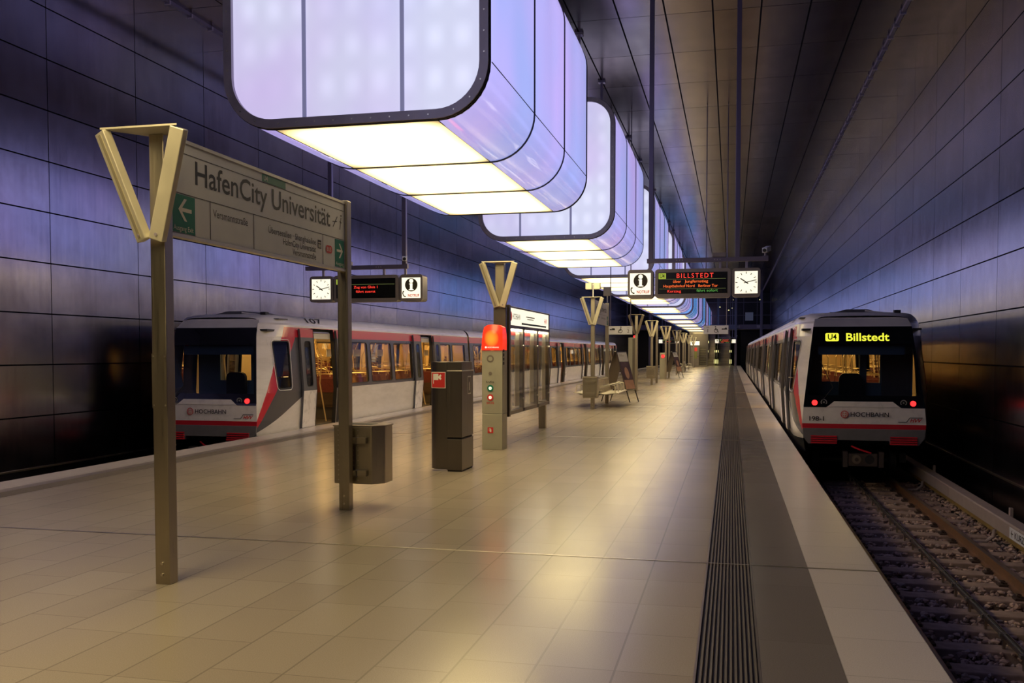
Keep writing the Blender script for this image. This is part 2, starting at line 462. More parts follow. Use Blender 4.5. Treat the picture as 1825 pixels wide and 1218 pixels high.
# tunnel walls, ceiling
mb = MB(); mb.box(WR, WR + .3, Y0, 150, -1.6, ZC + .3, 'wall'); struct(mb.build('wall_right'))
mb = MB(); mb.box(WL - .3, WL, Y0, 150, -1.6, ZC + .3, 'wall'); struct(mb.build('wall_left'))
mb = MB(); mb.box(WL - .3, WR + .3, Y0, 150, ZC, ZC + .3, 'ceiling'); struct(mb.build('ceiling'))
mb = MB(); mb.box(WL - .3, WR + .3, Y0 - .3, Y0, -1.6, ZC + .3, 'concrete'); struct(mb.build('wall_back'))
mb = MB(); mb.box(WL - .3, WR + .3, 150, 150.3, -1.6, ZC + .3, 'black'); struct(mb.build('wall_far'))
mb = MB(); mb.box(ER - .12, WR, Y0, 150, -1.5, -1.22, 'bed'); struct(mb.build('ground_right'))
mb = MB(); mb.box(WL, EL + .12, Y0, 150, -1.5, -1.22, 'bed'); struct(mb.build('ground_left'))
# cable line low on the right wall, ceiling slot with its comb of clips
mb = MB(); mb.box(WR - .03, WR, Y0, 120, -.47, -.44, 'joint'); mb.box(WL, WL + .03, Y0, 120, -.47, -.44, 'joint'); struct(mb.build('trim_4'))
mb = MB()
for s in (1, -1):
    x = XC + s * 7.33
    mb.box(x - .035, x + .035, Y0, 122, ZC - .07, ZC - .001, 'hang')
    for k in range(150): y = 2 + k * .8; mb.box(x - .06, x + .06, y, y + .05, ZC - .10, ZC - .02, 'frame')
struct(mb.build('trim_5'))

# ------------------------------------------------------------------ glowing containers over the platform
def make_container():
    W, H, RD, LEN = 2.96, 2.96, .56, 6.5
    root = empty('light_container', (XC, 0, 4.03), '', 'light')
    loop = rrect(W, H, RD, 10, 0, H / 2)
    def ringband(name, y0, y1, grow, inset, mat, bev=0):
        mb = MB(); o = rrect(W + 2 * grow, H + 2 * grow, RD + grow, 10, 0, H / 2); i = rrect(W - 2 * inset, H - 2 * inset, RD - inset, 10, 0, H / 2)
        n = len(o); v = [(a, y, b) for y in (y0, y1) for a, b in o] + [(a, y, b) for y in (y0, y1) for a, b in i]
        f = []
        for k in range(n):
            j = (k + 1) % n
            f += [(k, n + k, n + j, j), (2 * n + k, 2 * n + j, 3 * n + j, 3 * n + k), (k, j, 2 * n + j, 2 * n + k), (n + k, 3 * n + k, 3 * n + j, n + j)]
        mb.add(v, f, mat); return mb
    for (nm, ya, yb, sg) in (('front_frame', -.06, .055, -1), ('rear_frame', LEN - .055, LEN + .06, 1)):
        mb = ringband(nm, ya, yb, .0, .095, 'frame')
        g = ringband(nm, -.03 if sg < 0 else LEN + .015, -.015 if sg < 0 else LEN + .03, .008, .0, 'frame_line'); mb.add(g.v, g.f, 'frame_line')
        g = ringband(nm, .012 if sg < 0 else LEN - .022, .022 if sg < 0 else LEN - .012, .008, .0, 'frame_line'); mb.add(g.v, g.f, 'frame_line')
        fr = mb.build(nm, root, smooth=True)
        b = MB(); yy = ya if sg < 0 else yb
        pts = []
        for t in range(-4, 5): pts += [(t * .21, .045), (t * .21, H - .045), (-W / 2 + .045, H / 2 + t * .21), (W / 2 - .045, H / 2 + t * .21)]
        for a in (22, 45, 68):
            ca, sa = math.cos(R(a)) * (RD - .045), math.sin(R(a)) * (RD - .045)
            for sx in (1, -1):
                for top in (0, 1): pts.append((sx * (W / 2 - RD + ca), (RD - sa) if not top else H - RD + sa))
        for a, c in pts: b.cyl((a, yy + sg * .005, c), (a, yy - sg * .004, c), .009, 'bolt', 8)
        b.build('bolts', fr)
    inner = rrect(W - .19, H - .19, RD - .095, 10, 0, H / 2)
    for nm, y in (('front_panel', -.012), ('rear_panel', LEN + .012)):
        mb = MB(); mb.prism([(a, y, b) for a, b in inner], (0, .03 if y < 0 else -.03, 0), 'glow_front'); pn = mb.build(nm, root)
        for x in (-.555, .545):
            m2 = MB(); m2.box(x - .022, x + .022, y - .012, y + .012, .10, H - .10, 'mullion'); m2.build('mullion', pn)
    # three bays: warm floor panel, curved violet flanks
    for b in range(3):
        a0, a1 = .05 + b * 2.133, .05 + (b + 1) * 2.133
        mb = MB(); mb.box(-(W / 2 - RD), W / 2 - RD, a0, a1, 0, .03, 'glow_bottom'); mb.build('bottom_panel', root)
        for s in (1, -1):
            path = []
            for i in range(13):
                a = R(-90 + 90 * i / 12); path.append((s * (W / 2 - RD + RD * math.cos(a)), RD + RD * math.sin(a)))
            for i in range(13):
                a = R(90 * i / 12); path.append((s * (W / 2 - RD + RD * math.cos(a)), H - RD + RD * math.sin(a)))
            # each bay swells very slightly between its ribs
            vs, fs = [], []; ns = 6; n = len(path)
            for j in range(ns + 1):
                t = j / ns; sw = .010 * (1 - (2 * t - 1) ** 4)
                for (px_, pz_) in path:
                    d = Vector((px_, pz_ - H / 2)).normalized(); vs.append((px_ + d.x * sw, a0 + (a1 - a0) * t, pz_ + d.y * sw))
            for j in range(ns):
                for i in range(n - 1):
                    q = (j * n + i, j * n + i + 1, (j + 1) * n + i + 1, (j + 1) * n + i); fs.append(q if s < 0 else q[::-1])
            mb = MB(); mb.add(vs, fs, 'glow_side')
            x = s * (W / 2 + .006)
            mb.box(min(x, x + s * .008), max(x, x + s * .008), a0, a1, RD - .004, RD + .004, 'frame_line')
            mb.box(s * (W / 2 - RD) - .006, s * (W / 2 - RD) + .006, a0, a1, -.004, .004, 'frame_line')
            mb.build('side_panel', root, smooth=True)
        if b:
            g = ringband('seam_rib', a0 - .014, a0 + .014, .016, .03, 'frame_line'); g.build('seam_rib', root, smooth=True)
    mb = MB(); mb.box(-(W / 2 - RD), W / 2 - RD, .05, LEN - .05, H - .03, H - .001, 'frame'); mb.build('roof_plate', root)
    for x in (-.492, .492):
        for y in (1.35, 5.15):
            mb = MB(); mb.box(x - .03, x + .03, y - .03, y + .03, H - .002, ZC - 4.03, 'frame'); mb.box(x - .09, x + .09, y - .09, y + .09, ZC - 4.03 - .06, ZC - 4.03, 'frame')
            mb.build('hanger', root)
    return root
ORD = ['', 'first whole', 'second', 'third', 'fourth', 'fifth', 'sixth', 'seventh', 'eighth', 'ninth', 'tenth', 'eleventh']
proto = None
for k in range(-1, 11):
    o = make_container() if proto is None else copy_tree(proto)
    proto = proto or o
    o.location = (XC, 9.33 + P * (k - 0) - P * 0, 4.03) if k >= 0 else (XC, 9.33 - P, 4.03)
    o['group'] = 'glowing containers hung along the platform'
    o['label'] = ('violet glowing container with warm underside right over the camera' if k < 0 else
                  '%s violet glowing container from the camera, in the hanging row' % ORD[k + 1])

# ------------------------------------------------------------------ posts, V-shaped lamp arms, signs
XR_, YR_, ZR_ = (1, 0, 0), (0, 1, 0), (0, 0, 1)
def post(parent, name, y, z1, mat='steel', w=.115, d=.10, x=0.0, bolts=True, plate=False):
    mb = MB(); mb.box(x - w / 2, x + w / 2, y, y + d, 0, z1, mat)
    o = mb.build(name, parent, bevel=.006)
    if bolts:
        b = MB()
        for z in (.07, .15):
            b.cyl((x, y + .002, z), (x, y - .012, z), .010, 'bolt', 10)
        b.build('bolts', o)
    return o
def v_arms(parent, y, z0=2.38, z1=3.17, mat='alu', x=0.0):
    """two splayed lamp arms with a flat bridge plate on top"""
    for s in (-1, 1):
        p0 = Vector((x + s * .055, y - .075, z0 + .035)); p1 = Vector((x + s * .285, y - .17, z1 - .03))
        a = (p1 - p0).normalized()
        side = Vector((1, -.40 * (s < 0) , 0))
        mb = MB(); mb.beam(p0 - a * .02, p1 + a * .02, .105, .06, mat, side)
        arm = mb.build('lamp_arm', parent, bevel=.006)
        sd = (side - a * side.dot(a)).normalized(); t = a.cross(sd)
        if t.y > 0: t = -t
        if s < 0:
            g = MB(); g.beam(p0 + t * .031, p1 + t * .031, .03, .006, 'alu_groove', side); g.build('groove', arm)
        b = MB(); q = p0 + a * .02 + t * .03; b.cyl(q, q + t * .008, .011, 'frame', 8); b.build('screw', arm)
    mb = MB(); mb.prism([(x - .29, y - .20, z1), (x + .29, y - .20, z1), (x + .06, y + .09, z1), (x - .06, y + .09, z1)], (0, 0, .012), mat)
    mb.build('top_plate', parent)
def arrow(mb, o, rv, uv, k, m, flip=1):
    """station arrow in a unit square: shaft plus swept barbs"""
    pts1 = [(-.42, 0), (-.05, .40), (.13, .40), (-.18, .07), (.42, .07), (.42, -.07), (-.18, -.07), (.13, -.40), (-.05, -.40)]
    q = [(flip * a * k, b * k) for a, b in pts1]
    mb.poly(q if flip > 0 else q[::-1], o, rv, uv, m)

# --- station name sign in front: two posts, board along the platform
rt = empty('station_name_sign', (-3.87, 5.77, 0), 'large white station name board on two steel posts with V-shaped alloy arms, nearest the camera', 'sign', 'name boards on steel posts')
post(rt, 'post', 0, 3.13); post(rt, 'post', 3.16, 3.17)
v_arms(rt, 0, 2.38, 3.13)
mb = MB(); mb.box(-.058, .058, -.004, 0, 1.24, 1.62, 'steel'); 
for z in (1.26, 1.60):
    for x in (-.045, .045): mb.cyl((x, -.003, z), (x, -.01, z), .006, 'bolt', 8)
mb.build('access_cover', rt)
bd = MB(); bd.box(-.02, .03, .10, 3.16, 2.47, 3.14, 'sign_white'); bo = bd.build('sign_board', rt, bevel=.003)
mb = MB()
for z in (2.462, 3.142): mb.box(-.028, .038, .10, 3.16, z - .012, z + .012, 'alu')
mb.build('board_rail', rt)
FX = .0315
def sg(y, z): return (FX, y - 5.77, z)
mb = MB()
mb.text('HafenCity Universität', sg(6.20, 2.86), YR_, ZR_, .165, 'ink', width=2.37, bold=.010)
mb.text('Versmannstraße', sg(6.44, 2.655), YR_, ZR_, .058, 'ink', width=.52)
mb.text('Überseeallee · Shanghaiallee', sg(8.24, 2.645), YR_, ZR_, .055, 'ink', width=.93, align='R')
mb.text('HafenCity Universität', sg(8.24, 2.575), YR_, ZR_, .055, 'ink', width=.66, align='R')
mb.text('Versmannstraße', sg(8.24, 2.505), YR_, ZR_, .055, 'ink', width=.48, align='R')
for (a, b, z) in ((5.90, 8.90, 3.055), (5.90, 8.90, 2.765)): mb.box(FX - .001, FX + .0005, a - 5.77, b - 5.77, z - .002, z + .002, 'ink')
for y in (6.40, 7.06, 8.40): mb.box(FX - .001, FX + .0005, y - 5.774, y - 5.768, 2.48, 2.765, 'ink')
# lift pictogram and small stair / lift symbols
mb.add([sg(8.28, 2.62), sg(8.36, 2.62), sg(8.36, 2.70), sg(8.28, 2.70)], [(0, 1, 2, 3)], 'ink')
for k in range(3):
    y = 8.30 + k * .02; mb.add([(FX + .001, y - 5.774, 2.628), (FX + .001, y - 5.763, 2.628), (FX + .001, y - 5.763, 2.66), (FX + .001, y - 5.774, 2.66)], [(0, 1, 2, 3)], 'white')
    mb.disc((FX + .001, y - 5.7685, 2.675), .007, YR_, ZR_, 'white', 10)
for (a, b) in (((8.64, 2.87), (8.74, 2.98)), ((8.63, 2.92), (8.73, 2.93)), ((8.80, 2.86), (8.83, 2.98)), ((8.80, 2.94), (8.84, 2.93))):
    mb.beam((FX, a[0] - 5.77, a[1]), (FX, b[0] - 5.77, b[1]), .002, .008, 'ink', (1, 0, 0))
mb.disc((FX + .0005, 8.83 - 5.77, 3.0), .012, YR_, ZR_, 'ink', 12)
mb.build('lettering', bo)
mb = MB(); mb.box(FX - .001, FX + .001, 7.21 - 5.77, 7.63 - 5.77, 3.062, 3.125, 'green'); mb.text('U4', (FX + .002, 7.235 - 5.77, 3.075), YR_, ZR_, .04, 'white'); mb.build('line_badge', bo)
mb = MB(); mb.box(FX - .001, FX + .001, .13, 6.19 - 5.77, 2.485, 2.755, 'green'); arrow(mb, (FX + .002, 6.06 - 5.77, 2.65), YR_, ZR_, .20, 'white')
mb.text('Ausgang Exit', (FX + .002, 6.165 - 5.77, 2.50), YR_, ZR_, .035, 'white', width=.25, align='R'); mb.build('exit_panel', bo)
mb = MB(); mb.box(FX - .001, FX + .001, 8.68 - 5.77, 8.90 - 5.77, 2.485, 2.755, 'green'); arrow(mb, (FX + .002, 8.79 - 5.77, 2.645), YR_, ZR_, .18, 'white', -1)
mb.text('Ausgang', (FX + .002, 8.695 - 5.77, 2.50), YR_, ZR_, .035, 'white', width=.19); mb.build('exit_panel', bo)
mb = MB(); mb.poly(rrect(.15, .075, .035, 4), (FX + .001, 8.535 - 5.77, 2.635), YR_, ZR_, 'sred'); mb.text('BUS', (FX + .002, 8.535 - 5.77, 2.615), YR_, ZR_, .04, 'white', align='C'); mb.build('bus_badge', bo)

# --- waste bin on the far post of that sign
def waste_bin(loc, label, flat=False):
    r = empty('waste_bin', loc, label, 'bin', 'perforated steel waste bins on posts')
    mb = MB()
    prof = [(-.22, -.20), (.20, -.20), (.31, -.10), (.31, .12), (.20, .22), (-.22, .22)] if not flat else [(-.21, -.14), (.21, -.14), (.21, .14), (-.21, .14)]
    mb.prism([(a, b, .0) for a, b in prof], (0, 0, .60), 'steel'); bd_ = mb.build('bin_body', r, bevel=.008)
    mb = MB(); mb.prism([(a * 1.03, b * 1.03, .60) for a, b in prof], (0, 0, .012), 'steel'); mb.box(-.16, .16, -.10, .10, .605, .614, 'black'); mb.build('rim', r)
    yy = min(p[1] for p in prof) - .003
    d = MB()
    xs = (-.17, -.05, .0, .05) if not flat else [(-.17 + .0425 * i) for i in range(9)]
    for x in xs:
        for i in range(11 if not flat else 13):
            z = .04 + i * (.052 if not flat else .0435)
            d.disc((x, yy, z), .007 if not flat else .009, (1, 0, 0), (0, 0, 1), 'bolt' if not flat else 'black', 8)
    d.build('perforations', bd_)
    for z in (.12, .46):
        b = MB(); b.box(-.12, .16, yy - .06, yy - .002, z - .03, z + .03, 'steel'); b.box(.05, .062, yy - .06, yy, z - .035, z + .035, 'frame'); b.build('bracket', r)
    return r
waste_bin((-3.83, 9.29, .255), 'steel waste bin strapped behind the rear post of the nearest name board')

# ------------------------------------------------------------------ fire extinguisher column
r = empty('fire_hose_column', (-3.80, 12.2, 0), 'dark steel fire column with red flag-and-hose sticker, left of the red-topped emergency column', 'fire column')
mb = MB(); pts = []
for i in range(13):
    a = R(90 + 180 * i / 12); pts.append((-.10 + .115 * math.cos(a) * 1.1, .125 + .125 * math.sin(a), .03))
pts += [(.03, 0, .03), (.03, .25, .03)]
mb.prism(pts, (0, 0, 1.47), 'steel_dark'); mb.build('round_spine', r, bevel=.006, smooth=True)
mb = MB(); mb.box(.03, .245, -.02, .55, .47, 1.37, 'steel_dark'); mb.build('cabinet_door', r, bevel=.006)
mb = MB(); mb.box(.03, .245, -.02, .55, .02, .445, 'steel_dark'); mb.build('lower_door', r, bevel=.006)
mb = MB(); mb.box(.03, .235, .0, .53, 1.38, 1.50, 'steel_dark'); mb.box(.03, .25, -.025, .555, 1.368, 1.382, 'bolt'); mb.build('cap', r, bevel=.004)
mb = MB(); mb.box(.035, .235, .0, .53, 0, .46, 'black'); mb.build('plinth', r)
mb = MB(); mb.box(-.19, .01, -.008, -.002, 1.14, 1.36, 'white'); mb.box(-.182, .002, -.010, -.004, 1.148, 1.352, 'sred')
mb.poly([(-.165, 1.20), (-.155, 1.20), (-.155, 1.25), (-.09, 1.25), (-.09, 1.275), (-.06, 1.25), (-.045, 1.27), (-.06, 1.29), (-.045, 1.31), (-.06, 1.33), (-.09, 1.30), (-.09, 1.335), (-.165, 1.335)], (0, -.012, 0), XR_, ZR_, 'white')
mb.build('warning_sticker', r)
mb = MB(); mb.box(.246, .249, .26, .42, 1.05, 1.30, 'white'); mb.box(.249, .251, .275, .405, 1.065, 1.285, 'steel_dark'); mb.poly([(.315, 1.10), (.355, 1.10), (.355, 1.20), (.345, 1.22), (.325, 1.22), (.315, 1.20)], (.252, 0, 0), YR_, ZR_, 'white'); mb.build('side_sticker', r)

# ------------------------------------------------------------------ emergency call column
r = empty('emergency_call_column', (-3.882, 15.1, 0), 'pale column with glowing red curved hood and green and red call buttons', 'emergency column')
mb = MB(); mb.box(-.175, .175, 0, .34, .0, .60, 'column_grey'); mb.build('lower_body', r, bevel=.008)
mb = MB(); mb.box(-.175, .175, 0, .34, .606, 1.66, 'column_grey'); mb.box(.176, .179, .08, .22, .9, 1.5, 'column_grey'); mb.build('upper_body', r, bevel=.008)
mb = MB(); vs, fs = [], []
NX, NZ = 10, 12                                                  # hood: bulging front, rounded leaning top
def hood(u, t):
    z = 1.665 + .38 * t; wv = .178 - .02 * t ** 3; x = (u * 2 - 1) * wv + .018 * t
    lift = .045 * (1 - abs(2 * u - 1) ** 3) * (t > .7) * (t - .7) / .3
    return x, z + lift
for (yf, fl) in ((0, 0), (1, 1)):
    for j in range(NZ + 1):
        t = j / NZ
        for i in range(NX + 1):
            u = i / NX; x, z = hood(u, t)
            y = (-.02 - .05 * math.sin(t * math.pi * .8) * (1 - (2 * u - 1) ** 2) + .14 * max(0, t - .75)) if not yf else .30 - .08 * t * t
            vs.append((x, y, z))
def idx(f, j, i): return f * (NX + 1) * (NZ + 1) + j * (NX + 1) + i
for j in range(NZ):
    for i in range(NX):
        fs.append((idx(0, j, i), idx(0, j, i + 1), idx(0, j + 1, i + 1), idx(0, j + 1, i)))
        fs.append((idx(1, j, i), idx(1, j + 1, i), idx(1, j + 1, i + 1), idx(1, j, i + 1)))
    fs.append((idx(0, j, 0), idx(0, j + 1, 0), idx(1, j + 1, 0), idx(1, j, 0)))
    fs.append((idx(0, j, NX), idx(1, j, NX), idx(1, j + 1, NX), idx(0, j + 1, NX)))
for i in range(NX):
    fs.append((idx(0, NZ, i), idx(0, NZ, i + 1), idx(1, NZ, i + 1), idx(1, NZ, i)))
    fs.append((idx(0, 0, i), idx(1, 0, i), idx(1, 0, i + 1), idx(0, 0, i + 1)))
mb.add(vs, fs, 'sos_red'); hd = mb.build('glowing_hood', r, smooth=True)
mb = MB(); mb.text('HOCHBAHN', (-.065, -.052, 1.70), XR_, ZR_, .022, 'lit_white', width=.19); mb.disc((-.095, -.052, 1.711), .016, XR_, ZR_, 'lit_white', 14); mb.build('lettering', hd)
F = -.0065
mb = MB(); mb.disc((-.03, F + .003, 1.52), .062, XR_, ZR_, 'housing'); mb.disc((-.03, F, 1.52), .036, XR_, ZR_, 'column_grey'); mb.disc((-.03, F - .002, 1.52), .018, XR_, ZR_, 'column_grey'); mb.build('loudspeaker', r)
mb = MB(); mb.disc((-.03, F, 1.275), .03, XR_, ZR_, 'housing'); mb.build('camera_eye', r)
for nm, z, k in (('info_button', 1.03, 'green'), ('sos_button', .875, 'sred')):
    mb = MB(); mb.cyl((-.03, .0, z), (-.03, F - .006, z), .054, k, 24); mb.disc((-.03, F - .009, z), .026, XR_, ZR_, 'lit_white'); mb.disc((-.03, F - .011, z), .008, XR_, ZR_, k, 12); mb.build(nm, r)
mb = MB(); mb.text('Info', (-.03, F, 1.115), XR_, ZR_, .038, 'ink', width=.13, align='C'); mb.text('SOS', (-.03, F, .765), XR_, ZR_, .036, 'sred', width=.13, align='C'); mb.build('lettering', r)
mb = MB(); mb.box(-.075, .02, F - .002, F + .001, .28, .375, 'sred'); mb.poly([(-.038, .295), (-.012, .295), (-.012, .335), (-.020, .35), (-.030, .35), (-.038, .335)], (0, F - .004, 0), XR_, ZR_, 'white'); mb.poly([(-.050, .31), (-.044, .31), (-.044, .352), (-.018, .352), (-.018, .358), (-.050, .358)], (0, F - .004, 0), XR_, ZR_, 'white'); mb.build('extinguisher_sticker', r)
mb = MB()
for k in range(4): mb.box(.175, .183, .05, .11, 1.42 + k * .07, 1.47 + k * .07, 'black')
mb.build('side_vents', r)

# ------------------------------------------------------------------ timetable showcase
r = empty('timetable_showcase', (-3.92, 15.85, 0), 'glazed timetable showcase with lit header on two posts behind the emergency column', 'showcase')
post(r, 'post', 0, 2.42, 'steel_dark', .22, .10, -.02); post(r, 'lamp_post', 2.42, 3.17) if 0 else None
mb = MB(); mb.box(-.10, .06, 0, .10, 2.42, 3.17, 'steel'); mb.build('upper_post', r, bevel=.005)
post(r, 'post', 3.75, .6, 'steel', .15, .14, -.02, bolts=False)
v_arms(r, 0, 2.40, 3.18)
CX0, CX1, CY0, CY1 = -.02, .06, .35, 4.20
mb = MB(); z0, z1, zl = .50, 2.46, 2.10
for (a, b, c, d) in ((CY0, CY1, z0, z0 + .07), (CY0, CY1, z1 - .03, z1), (CY0, CY1, zl - .04, zl + .02), (CY0, CY0 + .09, z0, z1), (CY1 - .09, CY1, z0, z1),
                     (CY0 + 1.20, CY0 + 1.32, z0, zl), (CY0 + 2.53, CY0 + 2.65, z0, zl)):
    mb.box(CX0, CX1, a, b, c, d, 'steel_dark')
mb.build('frame', r, bevel=.005)
mb = MB(); mb.box(-.10, .10, CY0 - .11, CY0, z0 - .015, z1 + .01, 'steel_dark'); mb.build('end_cheek', r, bevel=.005)
mb = MB(); mb.box(CX0 + .01, CX1 - .012, CY0 + .05, CY1 - .05, zl + .02, z1 - .03, 'lit_white'); hb = mb.build('lit_header', r)
mb = MB(); fx = CX1 - .010
mb.disc((fx, CY0 + .22, 2.28), .085, YR_, ZR_, 'lit_red'); mb.text('HOCHBAHN', (fx, CY0 + .36, 2.235), YR_, ZR_, .10, 'lit_ink', width=.62, bold=.01)
mb.box(fx - .001, fx, CY0 + 1.5, CY0 + 2.3, 2.30, 2.32, 'alu_groove'); mb.box(fx - .001, fx, CY0 + 1.6, CY0 + 2.2, 2.26, 2.275, 'alu_groove')
mb.box(fx - .001, fx, CY0 + 1.1, CY0 + 3.5, 2.15, 2.185, 'seat_blue'); mb.text('HVV', (fx, CY0 + 3.3, 2.22), YR_, ZR_, .11, 'lit_red', bold=.02)
mb.build('lettering', hb)
mb = MB(); mb.tube([(.02, CY0 + .12, 2.035), (.02, CY1 - .12, 2.035)], .016, 'tube', 8); mb.build('added_fill_tube', r)  # unseen tube added behind the frame to brighten the sheets
for (a, b) in ((CY0 + .09, CY0 + 1.20), (CY0 + 1.32, CY0 + 2.53), (CY0 + 2.65, CY1 - .09)):
    mb = MB(); x_ = CX1 - .006; mb.add([(x_, a, z0 + .07), (x_, b, z0 + .07), (x_, b, zl - .04), (x_, a, zl - .04)], [(0, 1, 2, 3)], 'c_glass'); gp = mb.build('glass_door', r)
    mb = MB()
    for z in (.75, 1.75): mb.cyl((CX1, b - .02 if b < 19 else a, z), (CX1 + .02, b - .02, z), .02, 'bolt', 10)
    mb.build('lock', gp)
    mb = MB(); x_ = CX0 + .004; mb.add([(x_, a, z0 + .07), (x_, b, z0 + .07), (x_, b, zl - .04), (x_, a, zl - .04)], [(0, 3, 2, 1)], 'c_glass'); mb.build('rear_glass', r)
    mb = MB(); mb.box(CX0 + .012, CX0 + .015, a + .10, b - .38, 1.94, 2.02, 'sred'); 
    mb.box(CX0 + .012, CX0 + .015, b - .40, b - .05, .62, 2.0, 'paper'); mb.build('timetable_sheet', r)

# ------------------------------------------------------------------ hanging displays over both platform edges
def clock(parent, cx, y, cz, w):
    k = w / .51
    mb = MB(); mb.prism([(cx + a, y, cz + b) for a, b in rrect(w, .53 * k, .06, 6)], (0, .26, 0), 'housing'); mb.build('housing', parent, smooth=True)
    mb = MB(); mb.box(cx - .205 * k, cx + .205 * k, y - .004, y + .002, cz - .205 * k, cz + .205 * k, 'lit_white'); fc = mb.build('clock_face', parent)
    mb = MB()
    for h in range(60):
        a = R(h * 6); r1 = .195 * k; r0 = (.155 if h % 5 == 0 else .186) * k; ww = (.013 if h % 5 == 0 else .004) * k
        d = Vector((math.sin(a), 0, math.cos(a))); c = Vector((cx, y - .006, cz))
        mb.beam(c + d * r0, c + d * r1, ww, .002, 'lit_ink', d.cross(Vector((0, 1, 0))))
    mb.build('minute_marks', fc)
    for nm, ang, ln, ww in (('hour_hand', 305, .125, .020), ('minute_hand', 77, .185, .014)):
        a = R(ang); d = Vector((math.sin(a), 0, math.cos(a))); c = Vector((cx, y - .010, cz))
        mb = MB(); mb.beam(c - d * .045 * k, c + d * ln * k, ww * k, .003, 'lit_ink', d.cross(Vector((0, 1, 0)))); mb.build(nm, fc)
def info_box(parent, cx, y, cz, w):
    k = w / .47
    mb = MB(); mb.prism([(cx + a, y, cz + b) for a, b in rrect(w, .53 * k, .06, 6)], (0, .30, 0), 'housing')
    mb.build('housing', parent, smooth=True)
    mb = MB(); mb.box(cx - .192 * k, cx + .192 * k, y - .004, y + .002, cz - .20 * k, cz + .20 * k, 'lit_white'); fc = mb.build('lit_face', parent)
    mb = MB(); yy = y - .006; c = (cx + .005, yy, cz + .058 * k)
    mb.disc(c, .130 * k, XR_, ZR_, 'lit_ink', 36)
    mb.disc((c[0], yy - .002, c[2] + .076 * k), .042 * k, XR_, ZR_, 'lit_white', 24)
    for (a, b, e, f) in ((-.045, .026, .012, .024), (-.026, .026, -.09, .024), (-.050, .050, -.104, -.088)):
        mb.box(c[0] + a * k, c[0] + b * k, yy - .003, yy - .002, c[2] + e * k, c[2] + f * k, 'lit_white')
    path = [(-.165, -.070), (-.172, -.105), (-.160, -.145), (-.132, -.170)]
    mb.tube([(cx + a * k, yy, cz + b * k) for a, b in path], .010 * k, 'lit_ink', 8)
    mb.disc((cx - .155 * k, yy - .003, cz - .072 * k), .018 * k, XR_, ZR_, 'lit_ink', 12, .013 * k); mb.disc((cx - .122 * k, yy - .003, cz - .170 * k), .018 * k, XR_, ZR_, 'lit_ink', 12, .013 * k)
    mb.text('NOTRUF', (cx - .065 * k, yy, cz - .175 * k), XR_, ZR_, .055 * k, 'lit_red', width=.235 * k, bold=.03)
    mb.build('pictogram', fc)
def display(parent, x0, x1, y, z0, z1, lines):
    w, h = x1 - x0, z1 - z0
    mb = MB(); mb.prism([(a, y, b) for a, b in rrect(w, h, .06, 6, (x0 + x1) / 2, (z0 + z1) / 2)], (0, .24, 0), 'housing'); mb.build('housing', parent, smooth=True)
    mb = MB(); sx0, sx1, sz0, sz1 = x0 + .055, x1 - .055, z0 + .075, z1 - .065
    mb.box(sx0, sx1, y - .004, y + .002, sz0, sz1, 'led_back'); sc = mb.build('led_screen', parent)
    mb = MB(); lines(mb, sx0, sx1, sz0, sz1, y - .007); mb.build('led_text', sc)
def lines_billstedt(mb, a, b, c, d, y):
    mb.box(a + .01, a + .145, y, y + .001, d - .115, d - .01, 'led_badge'); mb.text('U4', (a + .035, y - .002, d - .097), XR_, ZR_, .070, 'led_back', width=.085, bold=.004)
    mb.text('BILLSTEDT', (a + .34, y, d - .102), XR_, ZR_, .082, 'led_red', width=.66, bold=.006, space=1.35)
    for z in (d - .120, d - .300): mb.box(a + .02, b - .03, y, y + .001, z - .003, z, 'led_line')
    mb.text('über   Jungfernstieg', (a + .275, y, d - .188), XR_, ZR_, .048, 'led_orange', width=.63)
    mb.text('Hauptbahnhof Nord   Berliner Tor', (a + .10, y, d - .272), XR_, ZR_, .048, 'led_orange', width=.98)
    mb.text('Kurzzug', (a + .175, y, d - .366), XR_, ZR_, .048, 'led_red', width=.245)
    mb.text('fährt sofort', (a + .70, y, d - .358), XR_, ZR_, .048, 'led_green', width=.38)
def lines_zug(mb, a, b, c, d, y):
    mb.box(a + .0, a + .10, y, y + .001, d - .112, d - .01, 'led_badge')
    mb.box(a + .02, b - .02, y, y + .001, d - .120, d - .116, 'led_line')
    mb.text('Zug von Gleis 1', ((a + b) / 2, y, d - .195), XR_, ZR_, .048, 'led_red', width=.50, align='C')
    mb.text('fährt zuerst', ((a + b) / 2, y, d - .282), XR_, ZR_, .048, 'led_red', width=.41, align='C')
def security_camera(x, y, z, label, s=1):
    r = empty('security_camera', (x, y, z), label, 'camera', 'security cameras on the hanging brackets')
    mb = MB(); mb.cyl((0, 0, 0), (0, 0, .07), .018, 'hang', 10); mb.box(-.05, .05, -.05, .05, 0, .012, 'hang'); mb.build('mount', r)
    mb = MB(); mb.beam((-.02 * s, -.12, .10), (.06 * s, .14, .16), .09, .09, 'sign_white'); mb.build('camera_body', r, bevel=.008)
    d = Vector((-.08 * s, -.26, -.06)).normalized(); c = Vector((-.02 * s, -.12, .10))
    mb = MB(); mb.cyl(c, c + d * .02, .032, 'black', 14); mb.build('lens', r)
YH = 17.5
